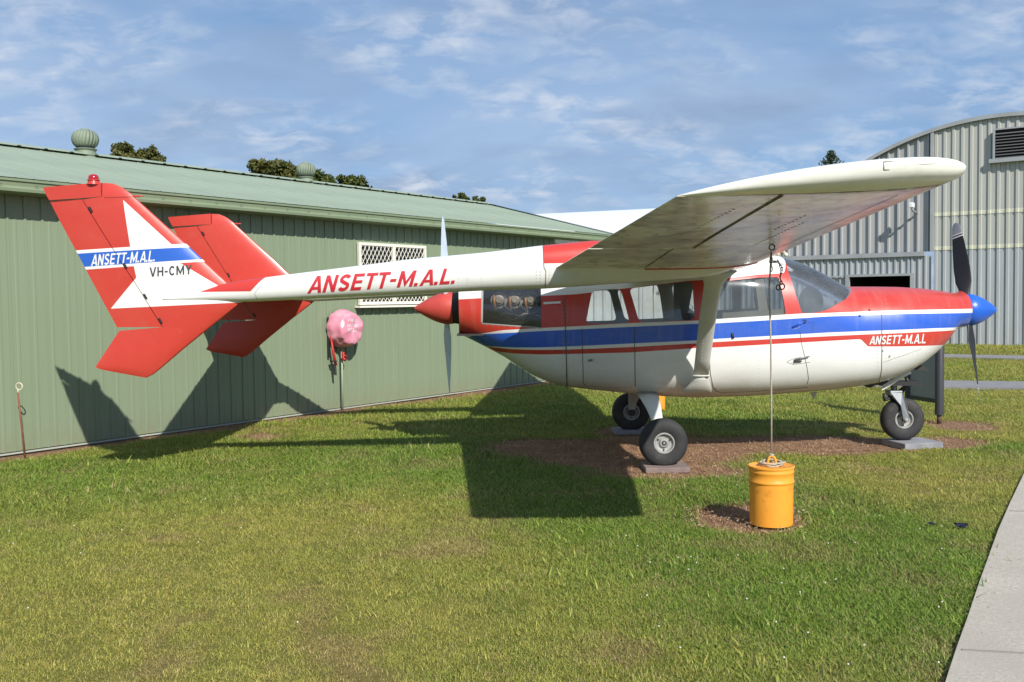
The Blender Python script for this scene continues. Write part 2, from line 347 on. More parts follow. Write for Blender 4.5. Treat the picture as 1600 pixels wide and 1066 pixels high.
# grass: thousands of small tufts scattered on the lawn
def grass():
    def tuft(nb, h, spread, seed, wd=.0042):
        r = random.Random(seed); V = []; F = []
        for _ in range(nb):
            a = r.uniform(0, 2*PI); b0 = Vector((r.gauss(0, spread), r.gauss(0, spread), -.006)); hh = h*r.uniform(.4, 1.15); lean = h*r.uniform(.3, 1.5)
            d = Vector((math.cos(a), math.sin(a), 0)); s = Vector((-d.y, d.x, 0))*wd*r.uniform(.7, 1.2)
            m1 = b0+d*lean*.35+Vector((0, 0, hh*.6)); tp = b0+d*lean+Vector((0, 0, hh))
            k = len(V); V += [b0-s*.5, b0+s*.5, m1+s*.45, m1-s*.45, tp]; F += [(k, k+1, k+2, k+3), (k+3, k+2, k+4)]
        return mesh(V, F, False, 'grass_tuft')
    m = bpy.data.materials.new('grass blade'); m.use_nodes = True; t = NT(m.node_tree); b = t.N['Principled BSDF']
    lu = t.n('ShaderNodeAttribute', attribute_name='lush', attribute_type='INSTANCER').outputs['Fac']
    dr = t.n('ShaderNodeAttribute', attribute_name='dirt', attribute_type='INSTANCER').outputs['Fac']
    rnd = t.n('ShaderNodeObjectInfo').outputs['Random']
    pos = t.n('ShaderNodeNewGeometry').outputs['Position']
    nz = t.ramp(t.noise(pos, 120, 2), .3, .7)
    g1 = t.mix(rnd, (.055, .145, .012), (.25, .40, .045)); g0 = t.mix(rnd, (.17, .215, .024), (.64, .56, .13))
    g = t.mix(lu, g0, g1)
    g = t.mix(t.math('MULTIPLY', t.math('GREATER_THAN', nz, .70), .55), g, (.50, .40, .17))
    st = t.mix(rnd, (.26, .14, .07), (.62, .44, .26)); c = t.mix(dr, g, st)
    t.L.new(c, b.inputs['Base Color']); b.inputs['Roughness'].default_value = .55; b.inputs['Specular IOR Level'].default_value = .35
    tr = t.n('ShaderNodeBsdfTranslucent'); t.L.new(c, tr.inputs[0]); mx = t.n('ShaderNodeMixShader'); mx.inputs[0].default_value = .28
    t.L.new(b.outputs[0], mx.inputs[1]); t.L.new(tr.outputs[0], mx.inputs[2]); t.L.new(mx.outputs[0], t.N['Material Output'].inputs[0])
    lib = bpy.data.collections.new('tuft_shapes')
    for k in range(6):
        me = tuft(27, .023, .045, k, .0031); me.materials.append(m); o = bpy.data.objects.new('grass_tuft', me); lib.objects.link(o)
    # the points: dense in front, thinner far away
    parts = []
    for y0, y1, dens in ((-7.0, -5, 1500), (-5, -3, 1150), (-3, -1, 760), (-1, 2, 400), (2, 6, 170), (6, 14, 60), (14, 22, 18)):
        dd = y1-CAM[1]; xa, xb = CAM[0]-dd*.56, CAM[0]+dd*.56
        N = int((xb-xa)*(y1-y0)*dens); parts.append(np.column_stack([rng.uniform(xa, xb, N), rng.uniform(y0, y1, N), np.full(N, (1400/dens)**.30)]))
    P = np.vstack(parts); d, L = fields(P)
    s = (P[:, :2]-W0)@WN
    keep = (s < -.06) & (rng.uniform(0, 1, len(P)) > d*.70)
    ex = np.array([p[0] for p in E0]); ey = np.array([p[1] for p in E0]); o = np.argsort(ey)
    keep &= P[:, 0] < np.interp(P[:, 1], ey[o], ex[o])-.012+(P[:, 1] > E0[0][1])*50
    for (a, b, c, e) in (((1300, 551.5), (1600, 557.5), (1600, 562.5), (1300, 555.5)), ((900, 590), (1600, 598.5), (1600, 609), (900, 599))):
        q = [PG(*k) for k in (a, b, c, e)]
        top = q[0][1]+(P[:, 0]-q[0][0])*(q[1][1]-q[0][1])/(q[1][0]-q[0][0]); bot = q[3][1]+(P[:, 0]-q[3][0])*(q[2][1]-q[3][1])/(q[2][0]-q[3][0])
        keep &= ~((P[:, 1] < top) & (P[:, 1] > bot))
    for cx, cy, rr in ((-2.88, -3.43, .16), (-3.38, -1.28, .2), (-3.2, -1.28, .2), (-.63, 0, .22), (-.45, 0, .22), (-3.3, 1.24, .2)): keep &= np.hypot(P[:, 0]-cx, P[:, 1]-cy) > rr
    P, d, L = P[keep], d[keep], L[keep]; N = len(P)
    gz = (vnoise(P, .8, 9)-.5)*.025-.012*d
    me = bpy.data.meshes.new('grass'); me.vertices.add(N)
    me.vertices.foreach_set('co', np.column_stack([P[:, :2], gz]).astype(np.float32).ravel())
    sc = P[:, 2]*(1+.9*(rng.uniform(0, 1, N) < .008))*(.62+.75*np.clip(L, 0, 1)+.35*rng.uniform(-1, 1, N))*(1-.35*d)
    Lp = np.clip(L+rng.normal(0, .16, N), 0, 1)
    for nme, val in (('tscale', sc), ('lush', Lp), ('dirt', np.clip(d*1.3+(rng.uniform(0, 1, N) < .06)*.7, 0, 1)), ('rot', rng.uniform(0, 6.283, N))):
        a = me.attributes.new(nme, 'FLOAT', 'POINT'); a.data.foreach_set('value', val.astype(np.float32))
    g = tag(bpy.data.objects.new('grass', me), 'short mown grass, green and straw yellow, over the whole lawn', 'grass', kind='stuff'); COL.objects.link(g)
    me.materials.append(m)
    ng = bpy.data.node_groups.new('scatter', 'GeometryNodeTree')
    ng.interface.new_socket('Geometry', in_out='INPUT', socket_type='NodeSocketGeometry'); ng.interface.new_socket('Geometry', in_out='OUTPUT', socket_type='NodeSocketGeometry')
    N_ = ng.nodes; Lk = ng.links; i = N_.new('NodeGroupInput'); o = N_.new('NodeGroupOutput')
    ci = N_.new('GeometryNodeCollectionInfo'); ci.inputs[0].default_value = lib; ci.inputs['Separate Children'].default_value = True; ci.inputs['Reset Children'].default_value = True
    ip = N_.new('GeometryNodeInstanceOnPoints'); ip.inputs['Pick Instance'].default_value = True
    def attr(nm):
        a = N_.new('GeometryNodeInputNamedAttribute'); a.data_type = 'FLOAT'; a.inputs['Name'].default_value = nm; return a.outputs[0]
    cb = N_.new('ShaderNodeCombineXYZ'); Lk.new(attr('rot'), cb.inputs[2]); Lk.new(cb.outputs[0], ip.inputs['Rotation'])
    cs = N_.new('ShaderNodeCombineXYZ'); sc_ = attr('tscale')
    for k in range(3): Lk.new(sc_, cs.inputs[k])
    Lk.new(cs.outputs[0], ip.inputs['Scale']); Lk.new(i.outputs[0], ip.inputs['Points']); Lk.new(ci.outputs[0], ip.inputs['Instance']); Lk.new(ip.outputs[0], o.inputs[0])
    md = g.modifiers.new('scatter', 'NODES'); md.node_group = ng
grass()

# ================================================================== GREEN SHED
def wpt(s, off, z):     # s metres along the wall from W0, off metres out of the wall towards the camera
    p = W0+WD*s-WN*off; return (p[0], p[1], z)
WS = lambda u, v: PP(u, v, (*W0, 0), (*WN, 0))
def ws(u, v): p = WS(u, v); return float((p[:2]-W0)@WD), float(p[2])
GREEN = (.222, .282, .180)
m_shed = mat('green wall steel', lambda t, tc: t.mix(t.ramp(t.noise(t.scale(tc, (1, 1, .25)), 2.2, 5), .35, .7, 0, .35), t.mix(t.math('MULTIPLY', t.ramp(t.noise(t.scale(tc, (6, 1, 2)), 3, 5, .7), .35, .65), t.ramp(xz(t, tc)[1], .34, .0, 0, .75)), GREEN, (.22, .19, .12)), (.255, .305, .200)), rough=.42, bump=(1.3, .12, .02), dirt=((.26, .25, .17), 12, .62, .9, .3))
m_roof = mat('weathered green roof steel', (.285, .345, .25), rough=.62, noise=(1.5, .08), dirt=((.44, .50, .42), 25, .6, .85, .4))
m_gutter = mat('green gutter steel', (.20, .255, .155), rough=.6, noise=(2, .06))
m_flash = mat('pale base flashing', (.42, .44, .38), rough=.8)
m_cream = mat('cream window frame', (.80, .78, .68), rough=.5, noise=(8, .05))
SA, SB = -23.5, ws(866, 370)[0]
shed = thing('green_shed', 'long green corrugated steel shed behind the tail booms', 'shed', wpt(-1, 0, 0))
inner = MB()
inner.add([wpt(SA, -.02, -.1), wpt(SB-.05, -.02, -.1), wpt(SB-.05, -6.0, -.1), wpt(SA, -6.0, -.1), wpt(SA, -.02, 2.76), wpt(SB-.05, -.02, 2.76), wpt(SB-.05, -6.0, 2.76), wpt(SA, -6.0, 2.76)],
          [(0, 1, 5, 4), (1, 2, 6, 5), (2, 3, 7, 6), (3, 0, 4, 7)])
inner.build('frame_wall', m_shed, shed)
PW = .76
def sheet_me():     # one wall sheet: four trapezoid ribs, a swage between them, one lap joint
    pr = []
    for k in range(4):
        o = k*.19; pr += [(o, 0), (o+.006, .014), (o+.03, .014), (o+.036, 0), (o+.085, 0), (o+.09, .003), (o+.115, .003), (o+.12, 0)]
    pr += [(.76, 0), (.762, .008)]
    V = []; F = []
    for z in (.03, 2.76): V += [(p[0], -p[1]-.002, z) for p in pr]
    n = len(pr); F = [(i, i+1, n+i+1, n+i) for i in range(n-1)]
    return mesh(V, F, False, 'wall_sheet')
sm = sheet_me(); sm.materials.append(m_shed)
ang = math.atan2(WD[1], WD[0]); s = SB
k = 0
shed.rotation_euler = (0, 0, 0)
while s > SA:
    s -= PW; o = bpy.data.objects.new('wall_sheet', sm); COL.objects.link(o); o.parent = shed
    o.location = Vector(wpt(s, 0, 0))-Vector(shed.location); o.rotation_euler = (0, 0, ang); k += 1
# recessed bay beyond the corner
MB().add([wpt(SB, -.9, 0), wpt(SB+2.0, -.9, 0), wpt(SB+2.0, -.9, 2.74), wpt(SB, -.9, 2.74), wpt(SB, -.02, 0), wpt(SB, -.02, 2.74)], [(0, 1, 2, 3), (4, 0, 3, 5)]).build('end_wall', m_shed, shed)
MB().box(wpt((SA+SB)/2, .012, .012), (SB-SA, .02, .016), ang).build('base_flashing', m_flash, shed)
SE = ws(948, 366)[0]     # roof end
# eaves: soffit, gutter
mb = MB(); prof = [(.02, 2.72), (.22, 2.735), (.30, 2.735), (.305, 2.765), (.295, 2.79), (.30, 2.835), (.315, 2.84), (.315, 2.865), (.29, 2.865), (.28, 2.82), (.02, 2.80)]
V = [wpt(SA, a, z) for a, z in prof]+[wpt(SE, a, z) for a, z in prof]; n = len(prof)
mb.add(V, [(i, i+1, n+i+1, n+i) for i in range(n-1)]+[tuple(range(n)), tuple(range(2*n-1, n-1, -1))]); fixn(mb.build('gutter', m_gutter, shed).data)
mb = MB()
for i in range(46):
    mb.box(wpt(SE-.35-i*.38, .318, 2.80), (.04, .004, .003), ang)
tag(mb.build('gutter_slots', m_black, shed), kind='stuff')
RIDGE_Z, HALF = 3.735, 3.05
rs = ((HALF-.30)**2)**.5
def roof_sheet():   # runs from the eave to the ridge; x along the wall, y inwards
    pr = []
    for k in range(4): o = k*.19; pr += [(o, 0), (o+.006, .003), (o+.016, .003), (o+.022, 0)]
    pr += [(.76, 0), (.764, .009)]; V = []
    for y, z in ((-.30, 2.875), (HALF, RIDGE_Z)): V += [(p[0], y, z+p[1]) for p in pr]
    n = len(pr); return mesh(V, [(i, i+1, n+i+1, n+i) for i in range(n-1)], False, 'roof_sheet')
rm = roof_sheet(); rm.materials.append(m_roof); s = SE
while s > SA:
    s -= PW; o = bpy.data.objects.new('roof_sheet', rm); COL.objects.link(o); o.parent = shed; o.location = Vector(wpt(s, 0, 0))-Vector(shed.location); o.rotation_euler = (0, 0, ang)
mb = MB()   # back slope, gable end, barge, ridge cap
mb.add([wpt(SA, -HALF, RIDGE_Z), wpt(SE, -HALF, RIDGE_Z), wpt(SE, -2*HALF-.3, 2.87), wpt(SA, -2*HALF-.3, 2.87)], [(0, 1, 2, 3)]); mb.build('back_roof', m_roof, shed)
mb = MB(); mb.add([wpt(SE+.01, .31, 2.74), wpt(SE+.01, .31, 2.88), wpt(SE+.01, -HALF, RIDGE_Z+.02), wpt(SE+.01, -2*HALF-.3, 2.88), wpt(SE+.01, -2*HALF-.3, 2.74), wpt(SE+.01, -HALF, RIDGE_Z-.16)], [(0, 1, 2, 5), (5, 2, 3, 4)])
mb.add([wpt(SE+.012, .31, 2.885), wpt(SE-.10, .31, 2.90), wpt(SE-.10, -HALF, RIDGE_Z+.035), wpt(SE+.012, -HALF, RIDGE_Z+.022)], [(0, 1, 2, 3)]); mb.build('barge_board', m_gutter, shed)
mb = MB(); mb.add([wpt(SA, -HALF+.16, RIDGE_Z-.01), wpt(SE, -HALF+.16, RIDGE_Z-.01), wpt(SE, -HALF, RIDGE_Z+.045), wpt(SA, -HALF, RIDGE_Z+.045), wpt(SE, -HALF-.16, RIDGE_Z-.01), wpt(SA, -HALF-.16, RIDGE_Z-.01)], [(0, 1, 2, 3), (3, 2, 4, 5)]); mb.build('ridge_cap', m_roof, shed)
mb = MB()
for i in range(50): mb.box(wpt(SE-.3-i*.38, -HALF+.165, RIDGE_Z-.004), (.05, .012, .010), ang)
tag(mb.build('ridge_notches', m_black, shed), kind='stuff')
# window with diamond security grille
a, zt = ws(556, 381); b, _ = ws(661, 386); zt = 2.44; zb = 1.52; mid = (a+b)/2
win = MB().box(wpt(mid, .028, (zt+zb)/2), (b-a-.06, .012, zt-zb-.06), ang).build('window', mat('dark window glass', (.015, .013, .012), rough=.15), shed)
win['label'] = 'sliding window behind a white diamond security grille'
fm = MB()
for z, h in ((zt-.02, .045), (zb+.02, .045)): fm.box(wpt(mid, .045, z), (b-a, .05, h), ang)
for q in (a+.022, mid, b-.022): fm.box(wpt(q, .046, (zt+zb)/2), (.044 if q != mid else .06, .05, zt-zb-.088), ang)
fm.build('frame', m_cream, win, bevel=.004)
MB().box(wpt(mid, .075, zb-.03), (b-a+.14, .11, .03), ang).build('sill', m_cream, win)
for q0, q1 in ((a+.044, mid-.03), (mid+.03, b-.044)):
    g = MB(); H0, H1 = zb+.043, zt-.043; st = .128
    def seg(p, q):
        g.tube([wpt(p[0], .06, p[1]), wpt(q[0], .06, q[1])], .0052, 4, False)
    sl = 1.55
    for sg in (1, -1):
        c = -3.0
        while c < 3.0:
            # line: z = H0 + sg*sl*(x-q0-c)
            pts = []
            for x in (q0, q1):
                z = H0+sg*sl*(x-q0-c)
                if H0 <= z <= H1: pts.append((x, z))
            for z in (H0, H1):
                x = q0+c+sg*(z-H0)/sl
                if q0 < x < q1: pts.append((x, z))
            if len(pts) >= 2 and abs(pts[0][0]-pts[1][0]) > .01: seg(pts[0], pts[1])
            c += st*.67
    g.build('grille', m_cream, win)
# turbine ventilators on the ridge
m_vent = mat('green ventilator steel', (.20, .245, .175), rough=.65, noise=(6, .08))
def ventilator(u, r, label):
    p = PP(u, 262, wpt(0, -HALF, 0), (*WN, 0)); x, y = p[0], p[1]; z0 = RIDGE_Z+.02
    v = thing('roof_ventilator', label, 'ventilator', (x, y, z0-.05), 'turbine ventilators on the green roof')
    MB().lathe((x, y, z0-.06), (0, 0, 1), [(0, r*.95), (.03, r*.86), (.10, r*.80), (.115, r*.92), (.125, r*.95), (.135, r*.80)], 28).build('base', m_vent, v, True, angle=35)
    zc = z0+.07; N = 20; H = r*1.62
    MB().lathe((x, y, zc), (0, 0, 1), [(0, r*.7), (H*.3, r*.86), (H*.6, r*.86), (H*.93, r*.4), (H*.96, 0)], 20).build('core', m_black, v, True)
    for k in range(N):
        V = []; J = 9
        for j in range(J+1):
            a = j/J*PI*.93+.05; rr = r*(math.sin(a)**.62); z = zc+H/2-math.cos(a)*H/2
            th = 2*PI*k/N+.35*j/J; wd = 2*PI/N*1.02
            for q, push in ((0, .0), (.5, .018), (1, -.014)): 
                V.append((x+(rr+push*min(1, rr/r))*math.cos(th+wd*q), y+(rr+push*min(1, rr/r))*math.sin(th+wd*q), z))
        link('vane', mesh(V, [(3*j+q, 3*j+q+1, 3*j+q+4, 3*j+q+3) for j in range(J) for q in range(2)], True), m_vent, v)
    MB().lathe((x, y, zc+H*.93), (0, 0, 1), [(0, r*.42), (.03, r*.36), (.045, 0)], 20).build('cap', m_vent, v, True)
ventilator(134.5, .170, 'spinning green roof ventilator nearest the camera, above the tail fin with the beacon')
ventilator(478, .158, 'green roof ventilator half way along the ridge in front of the tree tops')
# fire hose reel under a pink cover
m_pink = mat('faded pink vinyl cover', lambda t, tc: t.mix(t.ramp(t.noise(tc, 5, 4), .35, .65), (.70, .23, .33), (.78, .36, .44)), rough=.5, noise=(7, .06))
m_redpart = mat('red hose fitting', (.45, .03, .03), rough=.5)
s0, zc = ws(537, 513); s0 -= .12
hr = thing('hose_reel', 'fire hose reel under a faded pink cover on the green wall', 'hose reel', wpt(s0, .2, 0))
V = []; F = []; N = 72; rngs = [(0, .27), (.25, .275), (.5, .262), (.62, .24), (.86, .235), (.95, .225), (1.0, .18), (1.01, .09), (1.01, .004)]
for j, (d, r) in enumerate(rngs):
    for k in range(N):
        th = 2*PI*k/N; wob = 1+.03*math.sin(th*9+j*.4)*(d < .9)*(.2 if math.sin(th) > -.3 else 1)+.02*math.sin(th*17+2*j)*(d < .9)*(.3 if math.sin(th) > -.3 else 1)+.008*math.sin(th*5)
        pk = .018*math.sin(th*4+.6)*(r > .08)
        V.append(wpt(s0+r*wob*math.cos(th), .05+.26*d*(1+pk*2), zc+r*wob*math.sin(th)))
for j in range(len(rngs)-1):
    for k in range(N): F.append((j*N+k, j*N+(k+1) % N, (j+1)*N+(k+1) % N, (j+1)*N+k))
me = mesh(V, F, True); cv = link('cover', fixn(me), m_pink, hr)
md = cv.modifiers.new('sub', 'SUBSURF'); md.levels = md.render_levels = 1
tx = bpy.data.textures.new('crumple', 'CLOUDS'); tx.noise_scale = .10; md = cv.modifiers.new('crumple', 'DISPLACE'); md.texture = tx; md.strength = .018; md.mid_level = .5
MB().tube([wpt(s0-.03, .10, .0), wpt(s0-.03, .10, zc-.2)], .014, 8).build('water_pipe', mat('pale green pipe paint', (.36, .42, .28), rough=.5), hr, True)
mb = MB(); mb.tube([wpt(s0-.03, .10, .74), wpt(s0-.03, .17, .74)], .02, 8); mb.lathe(wpt(s0-.03, .15, .76), (-WN[0], -WN[1], 0), [(0, .045), (.012, .05), (.02, .03)], 16); mb.box(wpt(s0-.03, .13, .80), (.03, .03, .09), ang); mb.build('valve', m_redpart, hr, True)
mb = MB(); mb.tube([wpt(s0-.24, .10, zc-.10), wpt(s0-.23, .13, zc-.33), wpt(s0-.19, .14, zc-.52)], [.012, .02, .022], 8); mb.build('hose_nozzle', m_redpart, hr, True)
mb = MB(); mb.tube([wpt(s0-.20, .12, zc-.50), wpt(s0-.20, .14, zc-.66)], [.024, .018], 8); mb.lathe(wpt(s0-.22, .12, zc-.47), (0, 0, 1), [(0, .02), (0, .05), (.02, .05), (.02, .02)], 14)
mb.box(wpt(s0-.24, .05, zc-.12), (.02, .02, 1.0-.42), ang); mb.build('bracket', m_black, hr)
# pigtail post near the left edge
s0, _ = ws(39, 700)
pp = thing('pigtail_post', 'rusty thin steel post with a cream loop at its top, left edge of the lawn', 'post', wpt(s0, .25, 0))
b0 = PG(39, 716); t0 = PP(28, 614, (b0[0], b0[1], 0), (0, 1, 0))
MB().tube([b0, (b0+t0)/2, t0], .010, 6).build('rod', mat('rusty rod', (.23, .085, .05), rough=.85, noise=(30, .25)), pp, True)
pts = []
for k in range(15):
    a = k/14*2*PI*1.05-PI*.6; pts.append((t0[0]+.01+.036*math.cos(a), t0[1]+.004*k/3, t0[2]+.065+.036*math.sin(a)))
MB().tube([t0, t0+np.array([0, 0, .03])]+pts, .0065, 6).build('loop', mat('cream plastic', (.66, .58, .42), rough=.5), pp, True)

# ================================================================== BACKGROUND BUILDINGS
HD = np.array([math.cos(R(-34.9)), math.sin(R(-34.9))]); HN = np.array([-HD[1], HD[0]])   # hangar front: along / away
HA = PG(1500, 538.5)[:2]
def hp(s, off, z): p = HA+HD*s-HN*off; return (p[0], p[1], z)
def hs(u, v): p = PP(u, v, (*HA, 0), (*HN, 0)); return float((p[:2]-HA)@HD), float(p[2])
m_gal = lambda name, c, d=.12, k=(.45, .44, .38): mat(name, lambda t, tc: t.mix(t.ramp(t.noise(t.scale(tc, (1, 1, .12)), 3.5, 6, .6), .35, .72, 0, .6), c, tuple(q*(1-d*2) for q in c)), rough=.45, metal=.15, dirt=(k, 6, .6, .85, .25))
m_hgrey = m_gal('dull grey cladding', (.45, .45, .44)); m_hblue = m_gal('blue grey cladding', (.46, .485, .49)); m_hyel = m_gal('yellowed cladding', (.50, .50, .45), .05, (.62, .60, .42))
m_htrim = mat('grey hangar trim', (.33, .35, .36), rough=.85, noise=(2, .1))
m_yel = mat('yellowed translucent strip', (.60, .60, .47), rough=.5)
hang = thing('arched_hangar', 'large grey arched hangar with ribbed cladding behind the nose', 'hangar', hp(0, 0, 0))
# arch outline measured on the wall plane
arch_px = [(1365, 245), (1400, 227.5), (1450, 206), (1490, 193), (1540, 183), (1600, 176)]
AP = [hs(*p) for p in arch_px]
# circle through three arch points
(x1, y1), (x2, y2), (x3, y3) = AP[0], AP[3], AP[5]
A_ = np.array([[x2-x1, y2-y1], [x3-x1, y3-y1]])*2; B_ = np.array([x2**2-x1**2+y2**2-y1**2, x3**2-x1**2+y3**2-y1**2])
cx, cz = np.linalg.solve(A_, B_); ARC_R = math.hypot(x1-cx, y1-cz)
def arch(s): return cz+math.sqrt(max(ARC_R**2-(s-cx)**2, 0)) if abs(s-cx) < ARC_R else 0
s_step = hs(1457, 400)[0]; z_ledge = hs(1457, 394)[1]; z_seam = hs(1520, 336)[1]
SL = hs(1128, 450)[0]
print('HANGAR', AP, cx, cz, ARC_R, s_step, z_ledge, z_seam, SL)
def ribs(s0, s1, zb, zt, pitch, depth, name, m, off=0, wd=.3, per=4):
    """cladding sheets, each a part; zt may be a function of s"""
    W = pitch*per; s = s0
    while s < s1-1e-6:
        e = min(s+W, s1); V = []; pr = []; q = s
        while q < e-1e-6:
            for a, d in ((0, 0), (.06, 1), (wd, 1), (wd+.06, 0)):
                if q+a*pitch <= e: pr.append((q+a*pitch, d*depth))
            q += pitch
        pr.append((e, 0)); n = len(pr)
        for p in pr: V.append(hp(p[0], off+p[1], zb))
        for p in pr: V.append(hp(p[0], off+p[1], (zt(p[0]) if callable(zt) else zt)))
        link(name, mesh(V, [(i, i+1, n+i+1, n+i) for i in range(n-1)]), m, hang); s = e
SR = 2*cx-hs(1365, 245)[0]+2
ds, dz0 = hs(1330, 440)[0], 0; de, dzt = hs(1425, 431)
# left: lower cladding around the doorway, ledge, upper cladding
ribs(SL, ds, 0, z_ledge-.11, .20, .045, 'wall_sheet', m_hblue, .12)
ribs(de, s_step, 0, z_ledge-.11, .20, .045, 'wall_sheet', m_hblue, .12)
ribs(ds, de, dzt, z_ledge-.11, .20, .045, 'wall_sheet', m_hblue, .12)
MB().box(hp((SL+s_step-.2)/2, .16, z_ledge-.05), (s_step-.2-SL, .14, .14), R(-34.9)).build('ledge', m_htrim, hang)
ribs(SL, s_step, z_ledge+.02, lambda s: max(arch(s)-.02, z_ledge+.05), .30, .07, 'wall_sheet', m_hgrey, 0, .22)
MB().box(hp(s_step, .09, (arch(s_step)+z_ledge)/2), (.10, .10, arch(s_step)-z_ledge-.04), R(-34.9)).build('corner_trim', m_htrim, hang)
# right: three courses
ribs(s_step+.05, SR, 0, z_ledge+.04, .255, .036, 'wall_sheet', m_hblue, .02, .34)
ribs(s_step+.05, SR, z_ledge+.04, z_seam, .255, .036, 'wall_sheet', m_hyel, .03, .34)
ribs(s_step+.05, SR, z_seam, lambda s: arch(s)-.02, .255, .036, 'wall_sheet', m_hyel, .04, .34)
ribs(s_step+.05, SR, z_ledge+.05, z_ledge+.17, .255, .036, 'skylight_band', m_yel, .036, .34, 16)
ribs(s_step+.05, SR, z_seam+.01, z_seam+.13, .255, .036, 'skylight_band', m_yel, .046, .34, 16)
# doorway: dark inside
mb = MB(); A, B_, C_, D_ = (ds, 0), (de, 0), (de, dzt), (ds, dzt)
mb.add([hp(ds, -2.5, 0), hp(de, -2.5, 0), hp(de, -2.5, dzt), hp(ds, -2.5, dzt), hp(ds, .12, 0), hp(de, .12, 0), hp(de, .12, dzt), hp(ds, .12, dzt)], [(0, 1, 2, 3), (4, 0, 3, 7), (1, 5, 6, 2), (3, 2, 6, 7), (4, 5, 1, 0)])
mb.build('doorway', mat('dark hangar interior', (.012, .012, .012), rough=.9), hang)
fr = MB()
for q in (ds-.06, de+.06): fr.box(hp(q, .2, dzt/2), (.12, .1, dzt), R(-34.9))
fr.box(hp((ds+de)/2, .2, dzt+.04), (de-ds+.24, .1, .08), R(-34.9)); fr.build('door_frame', m_htrim, hang)
MB().box(hp(ds-1.4, .19, dzt+.02), (2.5, .04, .05), R(-34.9)).build('door_rail', m_htrim, hang)
# arch barge and roof shell
ss = np.linspace(cx-ARC_R*.985, cx+ARC_R*.985, 70); ss = [q for q in ss if arch(q) > .3 and q > SL-.2]
V = []; n = len(ss)
for q in ss:
    z = arch(q); V += [hp(q, .16, z-.10), hp(q, .16, z+.02), hp(q, -18, z+.02)]
link('arched_roof', mesh(V, [f for i in range(n-1) for f in ((3*i, 3*i+3, 3*i+4, 3*i+1), (3*i+1, 3*i+4, 3*i+5, 3*i+2))], False), m_htrim, hang)
MB().add([hp(SL, .1, 0), hp(SL, -18, 0), hp(SL, -18, arch(SL)), hp(SL, .1, arch(SL))], [(0, 1, 2, 3)]).build('side_wall', m_hgrey, hang)
# louvred window
l0, lzt = hs(1556, 205); l1, _ = hs(1600, 205); _, lzb = hs(1556, 250); l1 = l0+3.0
lw = MB().box(hp((l0+l1)/2, .11, (lzt+lzb)/2), (l1-l0, .02, lzt-lzb), R(-34.9)).build('louvre_window', mat('dark louvre opening', (.010, .010, .010), rough=.8), hang)
fr = MB(); fr.box(hp((l0+l1)/2, .16, lzb-.05), (l1-l0+.3, .16, .12), R(-34.9)); fr.box(hp(l0-.02, .15, (lzt+lzb)/2), (.06, .1, lzt-lzb), R(-34.9)); fr.box(hp((l0+l1)/2, .15, lzt+.02), (l1-l0, .1, .04), R(-34.9)); fr.build('frame', m_htrim, lw)
sl = mesh([(-1.47, -.03, -.035), (1.47, -.03, -.035), (1.47, .03, .0), (-1.47, .03, .0), (-1.47, -.033, -.045), (1.47, -.033, -.045)], [(0, 1, 2, 3), (4, 5, 1, 0)]); sl.materials.append(mat('louvre blade', (.12, .12, .12), rough=.5))
for k in range(9):
    o = link('louvre_blade', sl, None, lw, False); o.location = Vector(hp((l0+l1)/2, .17, lzb+.06+k*(lzt-lzb-.06)/9)); o.location -= rootloc(lw); o.rotation_euler = (0, 0, R(-34.9))
# security camera on a bracket
q, z = hs(1432, 324); sc_ = thing('security_camera', 'small white security camera on a bracket high on the hangar', 'camera', hp(q, .1, z-.2))
MB().box(hp(q, .62, z+.02), (.13, .26, .16), R(-34.9)).build('housing', mat('white plastic', (.8, .8, .8), rough=.4), sc_, bevel=.02)
MB().tube([hp(q+.02, .07, z-.2), hp(q+.02, .62, z-.14), hp(q+.02, .62, z-.05)], .035, 8).build('bracket', m_htrim, sc_, True)
# cluster lamp just over the windshield
q, z = hs(1228, 398); lp = thing('wall_floodlights', 'small cluster of pale round floodlights on the hangar wall above the windshield', 'floodlight', hp(q, .2, z-.1))
for dx, dz, c in ((-.12, 0, (.75, .68, .35)), (.07, .08, (.8, .62, .4)), (.16, -.02, (.8, .8, .7)), (-.02, .10, (.78, .74, .55))):
    MB().lathe(hp(q+dx, .45, z+dz), (-HN[0], -HN[1], 0), [(-.05, .03), (0, .07), (.04, .075), (.045, 0)], 14).build('lamp_head', mat('pale lamp lens', c, rough=.3), lp, True)
MB().tube([hp(q, .1, z-.22), hp(q, .42, z-.16), hp(q, .42, z+.04)], .03, 8).build('bracket', m_htrim, lp, True)

# white building far behind
m_wwall = mat('white ribbed wall', (.74, .75, .75), rough=.5, noise=(1, .05)); m_wroof = mat('white roof steel', (.72, .74, .76), rough=.5); m_wgrey = mat('pale grey sliding door', (.55, .56, .57), rough=.5, noise=(1, .08))
wb = thing('white_building', 'long white ribbed building with white roof beyond the green shed', 'building', (-2, 27, 0))
YB = 27.0
def wbx(u): return PY(u, 450, YB)[0]
x0, x1 = wbx(800), wbx(1290)
zr = PY(900, 356, YB)[2]; zt = PY(940, 337, YB+5)[2]
mb = MB(); pr = []
xx = x0
while xx < wbx(1003): 
    for a, d in ((0, 0), (.05, .06), (.15, .06), (.2, 0)): pr.append((xx+a, YB-d))
    xx += .34
n = len(pr); mb.add([(*p, 0) for p in pr]+[(*p, zr-.3) for p in pr], [(i, i+1, n+i+1, n+i) for i in range(n-1)]); mb.build('ribbed_wall', m_wwall, wb)
MB().box(((wbx(1003)+wbx(1040))/2, YB-.03, zr/2-.15), (wbx(1040)-wbx(1003)-.05, .06, zr-.3), 0).build('door', mat('white sliding door', (.76, .76, .75), rough=.5, noise=(3, .06)), wb)
